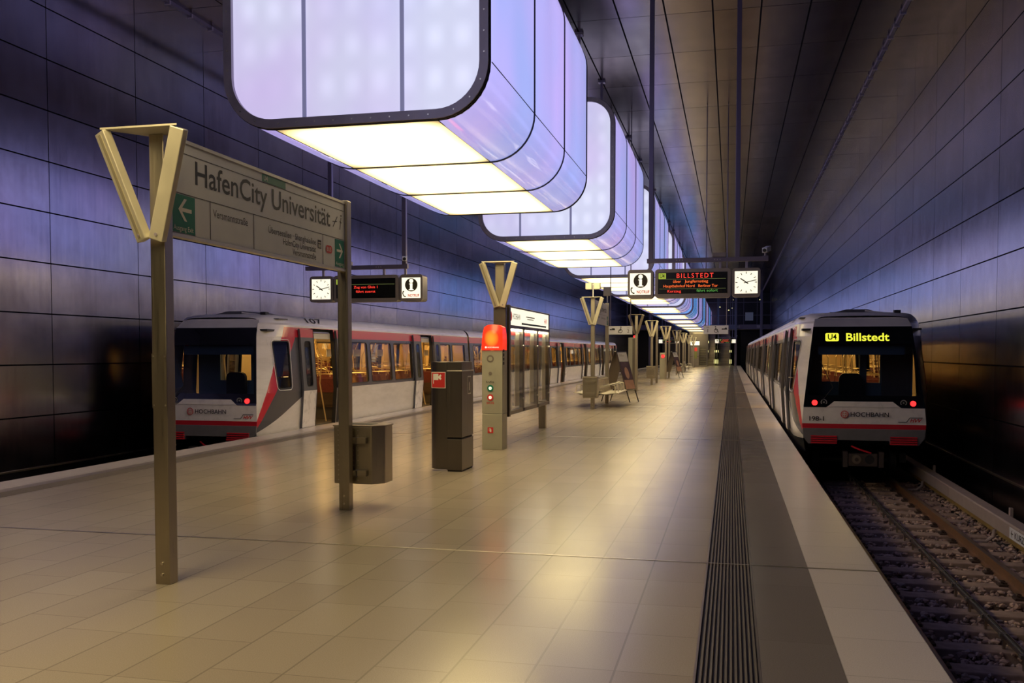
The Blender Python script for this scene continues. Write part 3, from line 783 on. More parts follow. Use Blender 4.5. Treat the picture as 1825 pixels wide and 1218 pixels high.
def hanging(sgn, y):
    """sgn = +1: group over the right track side, -1 its mirror over the left one"""
    m = lambda x: x if sgn > 0 else 2 * XC - x
    L = ('right', 'Billstedt') if sgn > 0 else ('left', '')
    far = y > 40
    where = ('over the %s track, far down the platform' if far else 'over the %s track, near its train front') % L[0]
    fr = empty('hanging_bracket', (0, y + .13, 0), 'ceiling bracket holding clock and display ' + where, 'bracket', 'ceiling brackets of the displays')
    for x in (-1.48, .085):
        mb = MB(); a = m(x); mb.box(a - .042, a + .042, -.04, .04, 3.36, ZC, 'hang'); mb.build('hanger', fr, bevel=.004)
    mb = MB(); a, b = sorted((m(-1.55), m(.63))); mb.box(a, b, -.045, .045, 3.285, 3.365, 'hang'); bar = mb.build('crossbar', fr, bevel=.004)
    for x in (-1.50, -1.05, -.22, .25):
        mb = MB(); a = m(x); mb.box(a - .022, a + .022, -.02, .02, 3.14, 3.29, 'frame'); mb.build('stem', fr)
    mb = MB()
    for x in (-1.0, -.95, -.9, -.32, -.27, -.22): mb.cyl((m(x), -.045, 3.325), (m(x), -.052, 3.325), .009, 'bolt', 8)
    mb.build('bolts', bar)
    mb = MB(); a = m(-.24); mb.box(a - .12, a + .12, -.06, .06, 3.37, 3.45, 'housing'); mb.build('junction_box', fr, bevel=.005)
    lab = 'lit square station clock ' + where
    t = empty('station_clock', (m(.245), y, 2.63), lab, 'clock', 'square lit station clocks'); clock(t, 0, 0, .265, .50)
    t = empty('information_sign', (m(-1.66), y, 2.63), 'lit sign with letter i and red word, ' + where, 'sign', 'lit information and emergency signs'); info_box(t, 0, 0, .265, .47)
    a, b = sorted((m(-1.39), m(-.03)))
    t = empty('departure_display', ((a + b) / 2, y, 2.63), ('LED board reading BILLSTEDT, ' if sgn > 0 else 'LED board with two red lines, ') + where, 'display', 'LED departure boards')
    display(t, -(b - a) / 2, (b - a) / 2, 0, 0, .53, lines_billstedt if sgn > 0 else lines_zug)
    if sgn > 0: security_camera(m(.58), y + .13, 3.365, 'white security camera on bracket ' + where)
    else:
        security_camera(m(-1.50), y + .13, 3.365, 'white security camera on bracket ' + where, -1)
    return fr
# the cameras of the left bracket sit on its inner end: widen that bar a little
hanging(1, YH); hanging(-1, YH); hanging(1, 110.0); hanging(-1, 110.0)

# ------------------------------------------------------------------ more V-armed posts down the platform
def v_post(y, label, mat='alu', x=XC + .03, bolts=True):
    r = empty('lamp_post', (x, y, 0), label, 'post', 'V-armed steel posts down the platform')
    post(r, 'post', 0, 3.19, 'steel', bolts=bolts); v_arms(r, 0, 2.40, 3.19, mat); return r
def plain_post(y, label, z1=3.19, x=XC + .03):
    r = empty('steel_post', (x, y, 0), label, 'post', 'plain steel posts down the platform')
    post(r, 'post', 0, z1, 'steel'); mb = MB(); mb.box(-.065, .065, -.008, .108, z1, z1 + .015, 'steel'); mb.build('cap', r); return r
def name_board(y0, y1, label):
    r = empty('station_name_sign', (XC + .03, y0, 0), label, 'sign', 'name boards on steel posts')
    post(r, 'post', 0, 3.19); v_arms(r, 0, 2.40, 3.19); post(r, 'post', y1 - y0, 3.19)
    mb = MB(); mb.box(-.02, .03, .10, y1 - y0, 2.47, 3.14, 'sign_white'); b = mb.build('sign_board', r, bevel=.003)
    mb = MB(); w_ = y1 - y0
    mb.text('HafenCity Universität', (.032, .4, 2.86), YR_, ZR_, .165, 'ink', width=min(2.37, w_ - .6), bold=.004)
    mb.box(.031, .032, .12, w_ - .05, 2.763, 2.767, 'ink'); mb.text('Versmannstraße', (.032, .7, 2.655), YR_, ZR_, .058, 'ink', width=.52)
    mb.text('Überseeallee · Shanghaiallee', (.032, w_ - .6, 2.645), YR_, ZR_, .055, 'ink', width=.93, align='R'); mb.build('lettering', b)
    mb = MB(); mb.box(.031, .033, w_ - .3, w_ - .06, 2.485, 2.755, 'green'); arrow(mb, (.034, w_ - .18, 2.645), YR_, ZR_, .18, 'white', -1); mb.build('exit_panel', b)
    return r
name_board(26.6, 29.75, 'white station name board on steel posts above the nearest double bench')
# loudspeakers on stems above those posts
for (y, l) in ((26.65, 'twin loudspeaker on a thin stem over the post of the nearest bench'), (29.8, 'boxy loudspeaker on a stem over the second post behind the nearest bench')):
    r = empty('loudspeaker', (XC + .03, y, 3.205), l, 'loudspeaker')
    mb = MB(); mb.cyl((0, 0, 0), (0, 0, .36), .018, 'sign_white', 8); mb.build('stem', r)
    for s in ((-1, 1) if y < 28 else (0,)):
        mb = MB(); mb.box(s * .12 - (.09 if s else .12), s * .12 + (.09 if s else .12), -.08, .08, .22, .40 if s else .50, 'alu' if s else 'housing'); mb.build('horn', r, bevel=.008)
vp = [(39.2, 'dull V-armed post beside the tall stele'), (47.0, 'bright V-armed post, first beyond the tall stele'), (57.2, 'bright V-armed post beside the small red column'),
      (68.7, 'dull V-armed post behind the small red column'), (78.0, 'V-armed post in front of the second bench'), (88.5, 'V-armed post behind the second bench'), (99.0, 'V-armed post nearest the lift cabin')]
for y, l in vp: v_post(y, l, 'alu' if y not in (39.2, 68.7) else 'steel')  # dull posts: darker arm material stands in for shade between containers
for y, l in ((50.2, 'plain steel post close behind the first bright V-armed post'), (60.3, 'plain steel post behind the small red column'), (72.0, 'plain steel post before the second bench'), (81.5, 'plain steel post at the second bench')):
    plain_post(y, l)

# ------------------------------------------------------------------ benches
def bench(y, label, x=XC + .03, L=2.4, e=.6):
    r = empty('double_bench', (x, y, 0), label, 'bench', 'double-sided wire benches between posts')
    for s in (-1, 1):
        mb = MB(); pr = [(.12, .43), (.30, .41), (.60, .455), (.66, .44), (.66, .42), (.60, .43), (.30, .385), (.12, .405)]
        mb.prism([(s * a, .5, b) for a, b in pr], (0, L, 0), 'alu'); mb.build('seat', r)
        mb = MB()
        for i in range(17):
            yy = .55 + i * (L - .1) / 16
            mb.tube([(s * .16, yy, .42), (s * .11, yy, .60), (s * .04, yy, .84), (s * .0, yy, .86)], .008, 'alu', 6)
        mb.box(min(s * .02, s * .06), max(s * .02, s * .06), .5, .5 + L, .80, .83, 'alu'); mb.box(min(s * .09, s * .13), max(s * .09, s * .13), .5, .5 + L, .55, .58, 'alu'); mb.build('backrest', r)
        for yy in (.52, 1.3, 2.1, .48 + L):
            mb = MB(); mb.tube([(s * .58, yy, .44), (s * .56, yy, .66), (s * .40, yy, .69), (s * .16, yy, .62)], .014, 'alu', 6); mb.build('armrest', r)
    mb = MB(); mb.box(-.04, .04, .1, L + e, .34, .40, 'steel_dark')
    for yy in (.7, 1.7, 2.6): mb.box(-.5, .5, yy, yy + .05, .37, .41, 'steel_dark')
    mb.build('support_beam', r)
    return r
bench(26.7, 'double wire bench nearest the camera, behind the perforated bin')
bench(78.1, 'far double wire bench, beyond the row of V-armed posts', e=1.0)
waste_bin((XC + .0, 26.44, .33), 'square perforated waste bin on the front post of the nearest bench', True)
waste_bin((XC + .0, 46.84, .33), 'far square waste bin on the first bright V-armed post', True)

# --- leaning poster stand, tall stele, small red column
def poster_stand(x, y, label, rz, full=True):
    r = empty('poster_stand', (x, y, 0), label, 'poster stand', 'A-shaped poster stands', rz)
    for s in (-1, 1):
        top, bot = Vector((0, s * .03, 1.66)), Vector((0, s * .42, .40))
        a = (bot - top).normalized()
        mb = MB(); mb.beam(top, bot, .60, .03, 'steel_dark', (1, 0, 0)); pn = mb.build('poster_frame', r, bevel=.004)
        nrm = Vector((0, s, 0)) - a * a.dot(Vector((0, s, 0))); nrm.normalize(); rv = Vector((-s, 0, 0)) * -1; rv = Vector((1, 0, 0)) if s < 0 else Vector((-1, 0, 0))
        o = top + nrm * .017; q = MB(); ln = (bot - top).length
        for (u0, u1, k) in ((.03, .27, 'sign_white'), (.28, .74, 'poster_a'), (.75, .98, 'poster_b')):
            q.poly([(-.265, -u1 * ln), (.265, -u1 * ln), (.265, -u0 * ln), (-.265, -u0 * ln)], o, rv, -a, k)
        [q.poly([(-.2, -u - .012), (w2, -u - .012), (w2, -u), (-.2, -u)], o + nrm * .002, rv, -a, 'housing') for u, w2 in ((.12, -.02), (.16, .08))]
        q.disc(o + nrm * .002 + a * .75, .12, rv, -a, 'poster_b', 20, .2); q.build('poster', pn)
        for x_ in (-.26, .26):
            mb = MB(); mb.beam((x_, s * .41, .42), (x_, s * .56, .0), .025, .025, 'black', (1, 0, 0)); mb.build('leg', r)
    return r
poster_stand(-3.58, 30.9, 'A-shaped poster stand leaning behind the nearest bench', R(63))
poster_stand(-3.55, 60.0, 'small far A-shaped poster stand to the right of the small red column', R(63))

r = empty('information_stele', (-4.12, 39.9, 0), 'tall narrow grey stele beside the dull V-armed post', 'stele')
mb = MB(); mb.box(-.16, .16, 0, .35, 0, 2.25, 'column_grey'); mb.build('stele_body', r, bevel=.01)
mb = MB(); mb.box(.02, .15, -.006, 0, .05, 2.2, 'steel_dark'); mb.build('side_strip', r)
r = empty('call_column', (-4.12, 58.4, 0), 'small red-topped grey call column far down the platform', 'emergency column')
mb = MB(); mb.box(-.2, .2, 0, .3, 0, 1.25, 'column_grey'); mb.build('column_body', r, bevel=.01)
mb = MB(); mb.box(-.2, .2, 0, .3, 1.25, 1.6, 'column_grey'); mb.build('column_head', r, bevel=.03)
mb = MB(); mb.cyl((0, 0, 1.38), (0, -.03, 1.38), .10, 'tail', 16); mb.build('red_lamp', r)

# --- hanging direction signs
def wheelchair(mb, c, k, y, m, f=1):
    cx, cz = c
    mb.ring((cx, y, cz - .02 * k), .055 * k, .075 * k, XR_, ZR_, m, 24)
    mb.disc((cx - .02 * k * f, y, cz + .13 * k), .022 * k, XR_, ZR_, m, 12)
    mb.beam((cx - .02 * f * k, y, cz + .10 * k), (cx - .005 * f * k, y, cz + .0 * k), .026 * k, .002, m, (1, 0, 0))
    mb.beam((cx - .005 * f * k, y, cz + .005 * k), (cx + .06 * f * k, y, cz + .0 * k), .002, .022 * k, m, (0, 1, 0))
    mb.beam((cx + .055 * f * k, y, cz + .0 * k), (cx + .09 * f * k, y, cz - .09 * k), .02 * k, .002, m, (1, 0, 0))
def stroller(mb, c, k, y, m, f=1):
    cx, cz = c
    mb.poly([(cx - .09 * k, cz), (cx + .09 * k, cz), (cx + .075 * k, cz + .06 * k), (cx + .03 * f * k, cz + .065 * k), (cx, cz + .03 * k), (cx - .08 * k, cz + .035 * k)], (0, y, 0), XR_, ZR_, m)
for (cx, num, f, lab) in ((-3.24, '2', -1, 'white sign with stroller, wheelchair and numeral 2, hanging left of the posts'), (-.45, '1', 1, 'white sign with numeral 1, wheelchair and stroller, hanging to the right of the posts')):
    r = empty('platform_sign', (cx, 28.0, 2.16), lab, 'sign', 'hanging platform signs')
    mb = MB(); mb.box(-.355, .355, 0, .04, 0, .25, 'sign_white'); b = mb.build('sign_board', r, bevel=.004)
    mb = MB(); y = -.003
    mb.text(num, (-f * .235, y, .05), XR_, ZR_, .10, 'ink', align='C'); mb.text('Gleis', (-f * .235, y, .185), XR_, ZR_, .025, 'ink', align='C')
    wheelchair(mb, (0, .115), .8, y, 'ink', f); stroller(mb, (f * .24, .13), .9, y, 'ink', f); mb.build('pictograms', b)
    for x in (-.3, .3):
        mb = MB(); mb.cyl((x, .02, .25), (x, .02, ZC - 2.16), .014, 'hang', 8); mb.build('hanging_rod', r)

# ------------------------------------------------------------------ tracks
def rail(x, y0, y1, label, side):
    pr = [(-.065, -1.10), (.065, -1.10), (.065, -1.09), (.012, -1.075), (.012, -.99), (.036, -.98), (.036, -.952), (-.036, -.952), (-.036, -.98), (-.012, -.99), (-.012, -1.075), (-.065, -1.09)]
    r = empty('rail', (x, y0, 0), label, 'rail', 'running rails')
    mb = MB(); mb.prism([(a, 0, b) for a, b in pr], (0, y1 - y0, 0), 'rail'); mb.build('rail_web', r)
    mb = MB(); mb.box(-.03, .03, 0, y1 - y0, -.953, -.949, 'rail_top'); mb.build('running_surface', r)
TR, TL = 2.465, -10.265
rail(TR - .753, Y0, 140, 'rusty running rail of the right track, close under the platform edge', 0)
rail(TR + .753, Y0, 140, 'rusty running rail of the right track, beside the covered power rail', 0)
rail(TL + .753, Y0, 140, 'running rail of the left track, close under the platform edge', 0)
rail(TL - .753, Y0, 140, 'running rail of the left track, on the wall side', 0)
# sleepers: the ones the view can reach, in front of and just under the right train
y = 3.6; first = None; k = 0
while y < 21:
    if first is None:
        mb = MB(); mb.box(-1.25, 1.25, -.12, .12, -1.24, -1.10, 'sleeper'); o = first = mb.build('railway_sleeper', None, bevel=.012)
        for s in (-.753, .753):
            for t in (-1, 1):
                c = MB(); c.box(s + t * .11 - .05, s + t * .11 + .05, -.07, .07, -1.10, -1.075, 'clip'); c.cyl((s + t * .11, 0, -1.08), (s + t * .11, 0, -1.035), .018, 'clip', 8); c.tube([(s + t * .07, -.05, -1.06), (s + t * .13, -.03, -1.045), (s + t * .13, .03, -1.045), (s + t * .07, .05, -1.06)], .009, 'clip', 6); c.build('rail_clip', o)
    else: o = copy_tree(first)
    o.location = (TR, y, 0); tag(o, 'brown wooden sleeper across the ballast of the right track', 'sleeper', 'sleepers of the right track'); y += .635; k += 1
# ballast
rs = random.Random(3); vs, fs = [], []
ico = [(0, 0, 1), (.894, 0, .447), (.276, .851, .447), (-.724, .526, .447), (-.724, -.526, .447), (.276, -.851, .447), (.724, .526, -.447), (-.276, .851, -.447), (-.894, 0, -.447), (-.276, -.851, -.447), (.724, -.526, -.447), (0, 0, -1)]
icf = [(0, 1, 2), (0, 2, 3), (0, 3, 4), (0, 4, 5), (0, 5, 1), (1, 6, 2), (2, 7, 3), (3, 8, 4), (4, 9, 5), (5, 10, 1), (6, 7, 2), (7, 8, 3), (8, 9, 4), (9, 10, 5), (10, 6, 1), (6, 11, 7), (7, 11, 8), (8, 11, 9), (9, 11, 10), (10, 11, 6)]
def stone_at(x, y, z, s):
    o = len(vs); ca, sa = math.cos(rs.random() * 6.28), math.sin(rs.random() * 6.28); sx, sy, sz = s * rs.uniform(.7, 1.4), s * rs.uniform(.7, 1.2), s * rs.uniform(.45, .9)
    for a, b, c in ico:
        j = rs.uniform(.78, 1.2); a, b, c = a * sx * j, b * sy * j, c * sz * j
        vs.append((x + a * ca - b * sa, y + a * sa + b * ca, z + c))
    fs.extend([(o + p, o + q, o + r_) for p, q, r_ in icf])
for i in range(15000):
    yy = 3.4 + 17.6 * rs.random() ** 1.15; xx = rs.uniform(ER - .06, WR - .06)
    ph = ((yy - 3.6 + .3175) % .635) - .3175
    if abs(ph) < .135 and abs(xx - TR) < 1.28: continue
    stone_at(xx, yy, -1.165 + rs.uniform(0, .06) - .02 * (abs(ph) > .25), rs.uniform(.022, .042))
me = bpy.data.meshes.new('ballast'); me.from_pydata(vs, [], fs); me.materials.append(M['stone']); me.update()
o = bpy.data.objects.new('ballast', me); COL.objects.link(o); tag(o, 'coarse brown ballast stones between the sleepers of the right track', 'ballast', kind='stuff')
# line conductor on clips down the middle of the right track
r = empty('line_conductor', (TR, 3.4, 0), 'slim pale conductor channel on clips along the middle of the right track', 'conductor')
mb = MB(); mb.box(-.03, .03, 0, 80, -.985, -.970, 'steel'); mb.box(-.03, -.022, 0, 80, -.97, -.95, 'steel'); mb.box(.022, .03, 0, 80, -.97, -.95, 'steel'); mb.tube([(0, 0, -.965), (0, 80, -.965)], .012, 'black', 6); mb.build('channel', r)
for k in range(28):
    mb = MB(); yy = .2 + k * .635; mb.box(-.012, .012, yy - .02, yy + .02, -1.10, -.98, 'steel'); mb.box(-.042, .042, yy - .03, yy + .03, -.99, -.955, 'cover_dark'); mb.build('clip', r)
# covered power rail
r = empty('power_rail', (3.80, Y0, 0), 'brown covered power rail on brackets along the right wall', 'power rail')
L = 90
for i in range(12):
    mb = MB(); a = 1.1 + i * 4.1; q = [(-.10, -.90), (-.10, -.72), (-.085, -.70), (.085, -.70), (.10, -.72), (.10, -.90)]
    mb.prism([(u, 16 + a + .004, v) for u, v in q], (0, 4.09, 0), 'cover'); mb.build('cover_segment', r, bevel=.004)
mb = MB(); mb.box(-.05, .06, 0, L, -.99, -.905, 'ochre'); mb.build('contact_rail', r)
for i in range(12):
    mb = MB(); yy = 16 + 4.15 + i * 5.225; mb.tube([(-.42, yy, -1.11), (-.20, yy, -1.10), (-.10, yy, -1.02), (-.09, yy, -.92)], .028, 'cover', 8); mb.box(-.5, .2, yy - .06, yy + .06, -1.15, -1.11, 'cover_dark'); mb.box(.10, .14, yy - .04, yy + .04, -1.1, -.60, 'cover'); mb.build('bracket', r)
r = empty('track_marker', (3.696, 12.55, -.885), 'white marker plate lettered KURZZUG with black arrow on the power rail cover', 'sign')
mb = MB(); mb.box(-.006, -.001, 0, 1.25, 0, .15, 'sign_white'); b = mb.build('plate', r)
mb = MB(); mb.text('KURZZUG', (-.008, 1.0, .03), (0, -1, 0), ZR_, .09, 'ink', width=.75, bold=.01); arrow(mb, (-.008, 1.12, .075), (0, -1, 0), ZR_, .12, 'ink'); mb.build('lettering', b)

# ------------------------------------------------------------------ trains
def lerp_tab(tab, z):
    if z <= tab[0][0]: return tab[0][1]
    for (a, b), (c, d) in zip(tab, tab[1:]):
        if z <= c: return b + (d - b) * (z - a) / (c - a)
    return tab[-1][1]
T_SIDE = [(-.30, 1.20), (0, 1.235), (.80, 1.29), (1.95, 1.215), (2.20, 1.19), (2.24, 1.175)]
T_HWF = [(-.13, 1.04), (.0, 1.10), (.26, 1.12), (.60, 1.095), (2.13, .905), (2.29, .86)]
T_YF = [(-.13, .10), (.0, .02), (.30, 0.0), (.60, .04), (2.13, .42), (2.29, .62)]
TLEN = 60.0
ROOF = [(1.175, 2.24), (1.165, 2.265), (1.12, 2.33), (1.05, 2.385), (.92, 2.415), (.60, 2.43), (.30, 2.435), (0, 2.435)]
def fx_side(ly, z):
    """half width and true length position of the flank at param ly (distance from the nose), height z"""
    yf = lerp_tab(T_YF, z); hf = lerp_tab(T_HWF, z); hs = lerp_tab(T_SIDE, z)
    t = min(1.0, max(0.0, (ly - yf) / .95)); k = 1 - (1 - t) ** 2.2
    return hf + (hs - hf) * k
def S(ly, z, s, off=0.0):
    e = min(ly, TLEN - ly)
    return (s * (fx_side(e, z) + off), ly, z)
ZL = [-.30, 0, .26, .52, .80, 1.2, 1.6, 1.95, 2.2, 2.24]
def strip(mb, ys, zs, s, m, off=0.0):
    vs = [S(y, z, s, off) for y in ys for z in zs]; n = len(zs); fs = []
    for i in range(len(ys) - 1):
        for j in range(n - 1):
            q = (i * n + j, (i + 1) * n + j, (i + 1) * n + j + 1, i * n + j + 1); fs.append(q if s > 0 else q[::-1])
    mb.add(vs, fs, m)
def window_hole(mb, y0, y1, z0, z1, wy0, wy1, wz0, wz1, r, s, m, off=0.0):
    """flank patch y0..y1 x z0..z1 with a rounded opening"""
    inner = rrect(wy1 - wy0, wz1 - wz0, r, 4, (wy0 + wy1) / 2, (wz0 + wz1) / 2); outer = []
    n = len(inner); corners = [(y1, z0), (y1, z1), (y0, z1), (y0, z0)]
    for k in range(4):
        cy, cz = corners[k]
        for i in range(5):
            p = inner[k * 5 + i]
            if i == 2: outer.append((cy, cz))
            elif (i < 2) == (k in (0, 2)): outer.append((p[0], cz))
            else: outer.append((cy, p[1]))
    vs = [S(a, b, s, off) for a, b in outer] + [S(a, b, s, off) for a, b in inner]; fs = []
    for i in range(n):
        j = (i + 1) % n; q = (i, j, n + j, n + i); fs.append(q if s > 0 else q[::-1])
    mb.add(vs, fs, m)
def pane(name, parent, wy0, wy1, wz0, wz1, r, s, off=-.012, mat='t_glass', gasket=True):
    mb = MB(); lp = rrect(wy1 - wy0, wz1 - wz0, r, 4, (wy0 + wy1) / 2, (wz0 + wz1) / 2)
    vs = [S(a, b, s, off) for a, b in lp]; mb.add(vs, [tuple(range(len(vs))) if s > 0 else tuple(range(len(vs) - 1, -1, -1))], mat)
    if gasket:
        g = .022; li = rrect(wy1 - wy0 - 2 * g, wz1 - wz0 - 2 * g, max(.01, r - g), 4, (wy0 + wy1) / 2, (wz0 + wz1) / 2); n = len(lp)
        mb.add([S(a, b, s, .006) for a, b in lp] + [S(a, b, s, .006) for a, b in li], [(i, (i + 1) % n, n + (i + 1) % n, n + i) for i in range(n)], 'gasket')
        mb.add([S(a, b, s, .006) for a, b in li] + [S(a, b, s, off) for a, b in li], [(i, (i + 1) % n, n + (i + 1) % n, n + i) for i in range(n)], 'gasket')
    return mb.build(name, parent)
CAR_A = [('cab', 0, 2.05), ('door', 2.3, 3.5), ('w', 4.05, 5.52), ('w', 5.72, 7.22), ('w', 7.42, 8.92), ('door', 9.65, 10.85), ('w', 11.55, 12.75), ('w', 12.95, 14.45), ('end', 14.9, 0)]
CAR_B = [('w', .55, 2.05), ('door', 2.8, 4.0), ('w', 4.75, 6.0), ('w', 6.2, 7.55), ('w', 7.75, 9.0), ('w', 9.2, 10.45), ('door', 11.05, 12.25), ('w', 12.95, 14.45), ('end', 14.9, 0)]
def car_layout(i):
    base = i * 15.0
    if i == 0: L = [(k, base + a, base + b) for k, a, b in CAR_A if k != 'end']; return L, 0.0, 14.9
    if i == 3:
        L = [(k, 60 - b, 60 - a) for k, a, b in CAR_A if k != 'end'][::-1]; return L, 45.1, 60.0
    return [(k, base + a, base + b) for k, a, b in CAR_B if k != 'end'], base + .1, base + 14.9
WZ0, WZ1 = .865, 1.885
def door_leaf(parent, y0, y1, s, off, open_, green=False):
    mb = MB(); zs = [.0, .30, .60, .80, 1.2, 1.6, 1.95, 2.13]
    strip(mb, [y0, y1], [.0, .80], s, 't_white', off); strip(mb, [y0, y1], [1.95, 2.13], s, 't_red', off)
    window_hole(mb, y0, y1, .80, 1.95, y0 + .17, y1 - .17, .90, 1.86, .07, s, 't_grey', off)
    # thickness: inner skin and edges
    for yy in (y0, y1):
        vs = [S(yy, z, s, off) for z in zs] + [S(yy, z, s, off - .045) for z in zs]; n = len(zs)
        mb.add(vs, [(i, i + 1, n + i + 1, n + i) for i in range(n - 1)], 't_grey')
    lf = mb.build('door_leaf', parent)
    mb = MB(); lp = rrect(y1 - y0 - .34, .96, .07, 4, (y0 + y1) / 2, 1.38)
    mb.add([S(a, b, s, off - .012) for a, b in lp], [tuple(range(len(lp)))], 't_glass')
    g = .018; li = rrect(y1 - y0 - .34 + 2 * g, .96 + 2 * g, .07 + g, 4, (y0 + y1) / 2, 1.38); n = len(lp)
    mb.add([S(a, b, s, off + .004) for a, b in lp] + [S(a, b, s, off + .004) for a, b in li], [(i, (i + 1) % n, n + (i + 1) % n, n + i) for i in range(n)], 'gasket')
    mb.build('door_pane', lf)
    mb = MB(); e = y1 if open_ > 0 else y0
    strip(mb, [e - .012, e + .012], [0, .8, 1.95, 2.13], s, 'gasket', off + .004); mb.build('rubber_edge', lf)
    return lf
def seat_unit(parent, x, y, face, wide=.92):
    """cross bench: cushion, back, grab arch. x is its middle, face +-1 along y"""
    mb = MB(); mb.box(x - wide / 2, x + wide / 2, y - .22, y + .22, .36, .46, 'seat_dark'); mb.box(x - wide / 2 + .05, x + wide / 2 - .05, y - .15, y + .15, .0, .36, 't_floor')
    q = [(-.20, .30), (-.14, .30), (-.17, .72), (-.23, .72)]
    mb.prism([(x - wide / 2, y + face * a, b) for a, b in q], (wide, 0, 0), 'seat_dark')
    q = [(-.24, .66), (-.15, .66), (-.20, 1.0), (-.27, 1.0)]
    mb.prism([(x - wide / 2, y + face * a, b) for a, b in q], (wide, 0, 0), 'seat_red')
    mb.tube([(x - wide / 2 + .02, y - face * .22, 1.0), (x - wide / 2 + .02, y - face * .22, 1.10), (x + wide / 2 - .02, y - face * .22, 1.10), (x + wide / 2 - .02, y - face * .22, 1.0)], .013, 'pole_y', 6)
    pth = [(x + .20 * math.cos(R(a)) - .1, y - face * .22, 1.10 + .13 * math.sin(R(a))) for a in range(0, 181, 20)]
    mb.tube(pth, .011, 'pole_y', 6)
    return mb.build('seat', parent)
def make_train(name_label, xc, y0, s, lit, number, roofnum):
    """s: side of the train that faces the platform"""
    r = empty('subway_train', (xc, y0, 0), name_label, 'train', None)
    for i in range(4):
        L, ya, yb = car_layout(i)
        for sd in (s, -s):
            body = MB(); cur = ya; near = sd == s
            wins, doors = [], []
            for (k, a, b) in L:
                if k == 'cab':
                    continue
                pa, pb = (a - .1, b + .1) if k == 'w' else (a, b)
                if pa > cur:
                    cab_front = i == 0 and cur < 1
                    if cab_front:
                        # nose flank, finely divided, with the cab window opening
                        for z_a, z_b in (( -.30, .80), (1.95, 2.24)):
                            zz = [z for z in ZL if z_a <= z <= z_b] if z_a < 0 else [1.95, 2.2, 2.24]
                            n = 16; vs, fs = [], []
                            for u in range(n + 1):
                                for z in zz:
                                    yf = lerp_tab(T_YF, z); ly = yf + (pa - yf) * (u / n) ** 1.3; vs.append(S(ly, z, sd))
                            m_ = len(zz)
                            for u in range(n):
                                for j in range(m_ - 1):
                                    q = (u * m_ + j, (u + 1) * m_ + j, (u + 1) * m_ + j + 1, u * m_ + j + 1); fs.append(q if sd > 0 else q[::-1])
                            body.add(vs, fs, 'livery')
                        zz = [.80, 1.0, 1.3, 1.6, 1.95]; n = 8; vs, fs = [], []
                        for u in range(n + 1):
                            for z in zz:
                                yf = lerp_tab(T_YF, z); ly = yf + (.56 - yf) * (u / n); vs.append(S(ly, z, sd))
                        for u in range(n):
                            for j in range(4):
                                q = (u * 5 + j, (u + 1) * 5 + j, (u + 1) * 5 + j + 1, u * 5 + j + 1); fs.append(q if sd > 0 else q[::-1])
                        body.add(vs, fs, 'livery')
                        window_hole(body, .56, 1.40, .80, 1.95, .66, 1.20, .87, 1.87, .08, sd, 'livery')
                        strip(body, [1.40, pa], [.80, 1.2, 1.6, 1.95], sd, 'livery')
                        wins.append(('cab', .66, 1.20, .87, 1.87))
                    else: strip(body, [cur, pa] if i != 3 or pa < 57 else [cur + (pa - cur) * t / 6 for t in range(7)], ZL, sd, 'livery')
                if k == 'w':
                    strip(body, [pa, pb], ZL[:5], sd, 'livery'); strip(body, [pa, pb], [1.95, 2.2, 2.24], sd, 'livery')
                    window_hole(body, pa, pb, .80, 1.95, a, b, WZ0, WZ1, .09, sd, 'livery'); wins.append(('w', a, b, WZ0, WZ1))
                else:
                    strip(body, [a, b], [-.30, -.02], sd, 'livery'); strip(body, [a, b], [2.15, 2.2, 2.24], sd, 'livery'); doors.append((a, b))
                cur = pb
            if yb > cur: strip(body, [cur, yb] if i != 3 else [cur + (yb - .05 - cur) * t / 8 for t in range(9)], ZL, sd, 'livery')
            bo = body.build('car_side', r)
            for (k, a, b, c, d) in wins:
                pn = pane('window' if k == 'w' else 'cab_window', bo, a, b, c, d, .09 if k == 'w' else .08, sd, mat='t_glass' if k == 'w' else 't_screen', gasket=True)
                if k == 'cab' and near:
                    m2 = MB(); m2.box(0, .001, 0, .001, 0, .001, 'gasket')
                    g = MB(); lp = rrect(b - a + .05, d - c + .05, .1, 4, (a + b) / 2, (c + d) / 2); g.tube([S(p, q, sd, .006) for p, q in lp], .008, 'pole_y' if 0 else 't_white', 6, True); g.build('window_trim', bo)
                    g = MB(); g.tube([S(.78, 1.12, sd, .01), S(.78, 1.12, sd, .06), S(.95, 1.12, sd, .06), S(.95, 1.12, sd, .01)], .010, 'pole_y', 6); g.build('grab_rail', bo)
            for di, (a, b) in enumerate(doors):
                fr = MB()
                for yy in (a, b):                                  # jambs and dark header with gear
                    zs = [-.02, .8, 1.95, 2.15]; vs = [S(yy, z, sd) for z in zs] + [S(yy, z, sd, -.09) for z in zs]
                    fr.add(vs, [(q, q + 1, 5 + q, 4 + q) for q in range(3)], 'gasket')
                vs = [S(a, 2.15, sd), S(b, 2.15, sd), S(b, 2.15, sd, -.10), S(a, 2.15, sd, -.10), S(a, 2.02, sd, -.10), S(b, 2.02, sd, -.10)]
                fr.add(vs, [(0, 1, 2, 3), (3, 2, 5, 4)], 'black')
                vs = [S(a, -.02, sd), S(b, -.02, sd), S(b, -.02, sd, -.12), S(a, -.02, sd, -.12)]; fr.add(vs, [(0, 1, 2, 3)], 'joint')
                fr.tube([S(a + .1, 2.07, sd, -.08), S(b - .1, 2.07, sd, -.08)], .018, 'frame', 6)
                fr.build('door_frame', bo)
                if near and (i, a) != (9, 9):
                    w_ = (b - a) / 2 + .04
                    door_leaf(r, a - w_ - .02, a - .02, sd, .062, 1); door_leaf(r, b + .02, b + w_ + .02, sd, .062, -1)
                else:
                    h = (a + b) / 2; door_leaf(r, a, h, sd, -.01, 1); door_leaf(r, h, b, sd, -.01, -1)
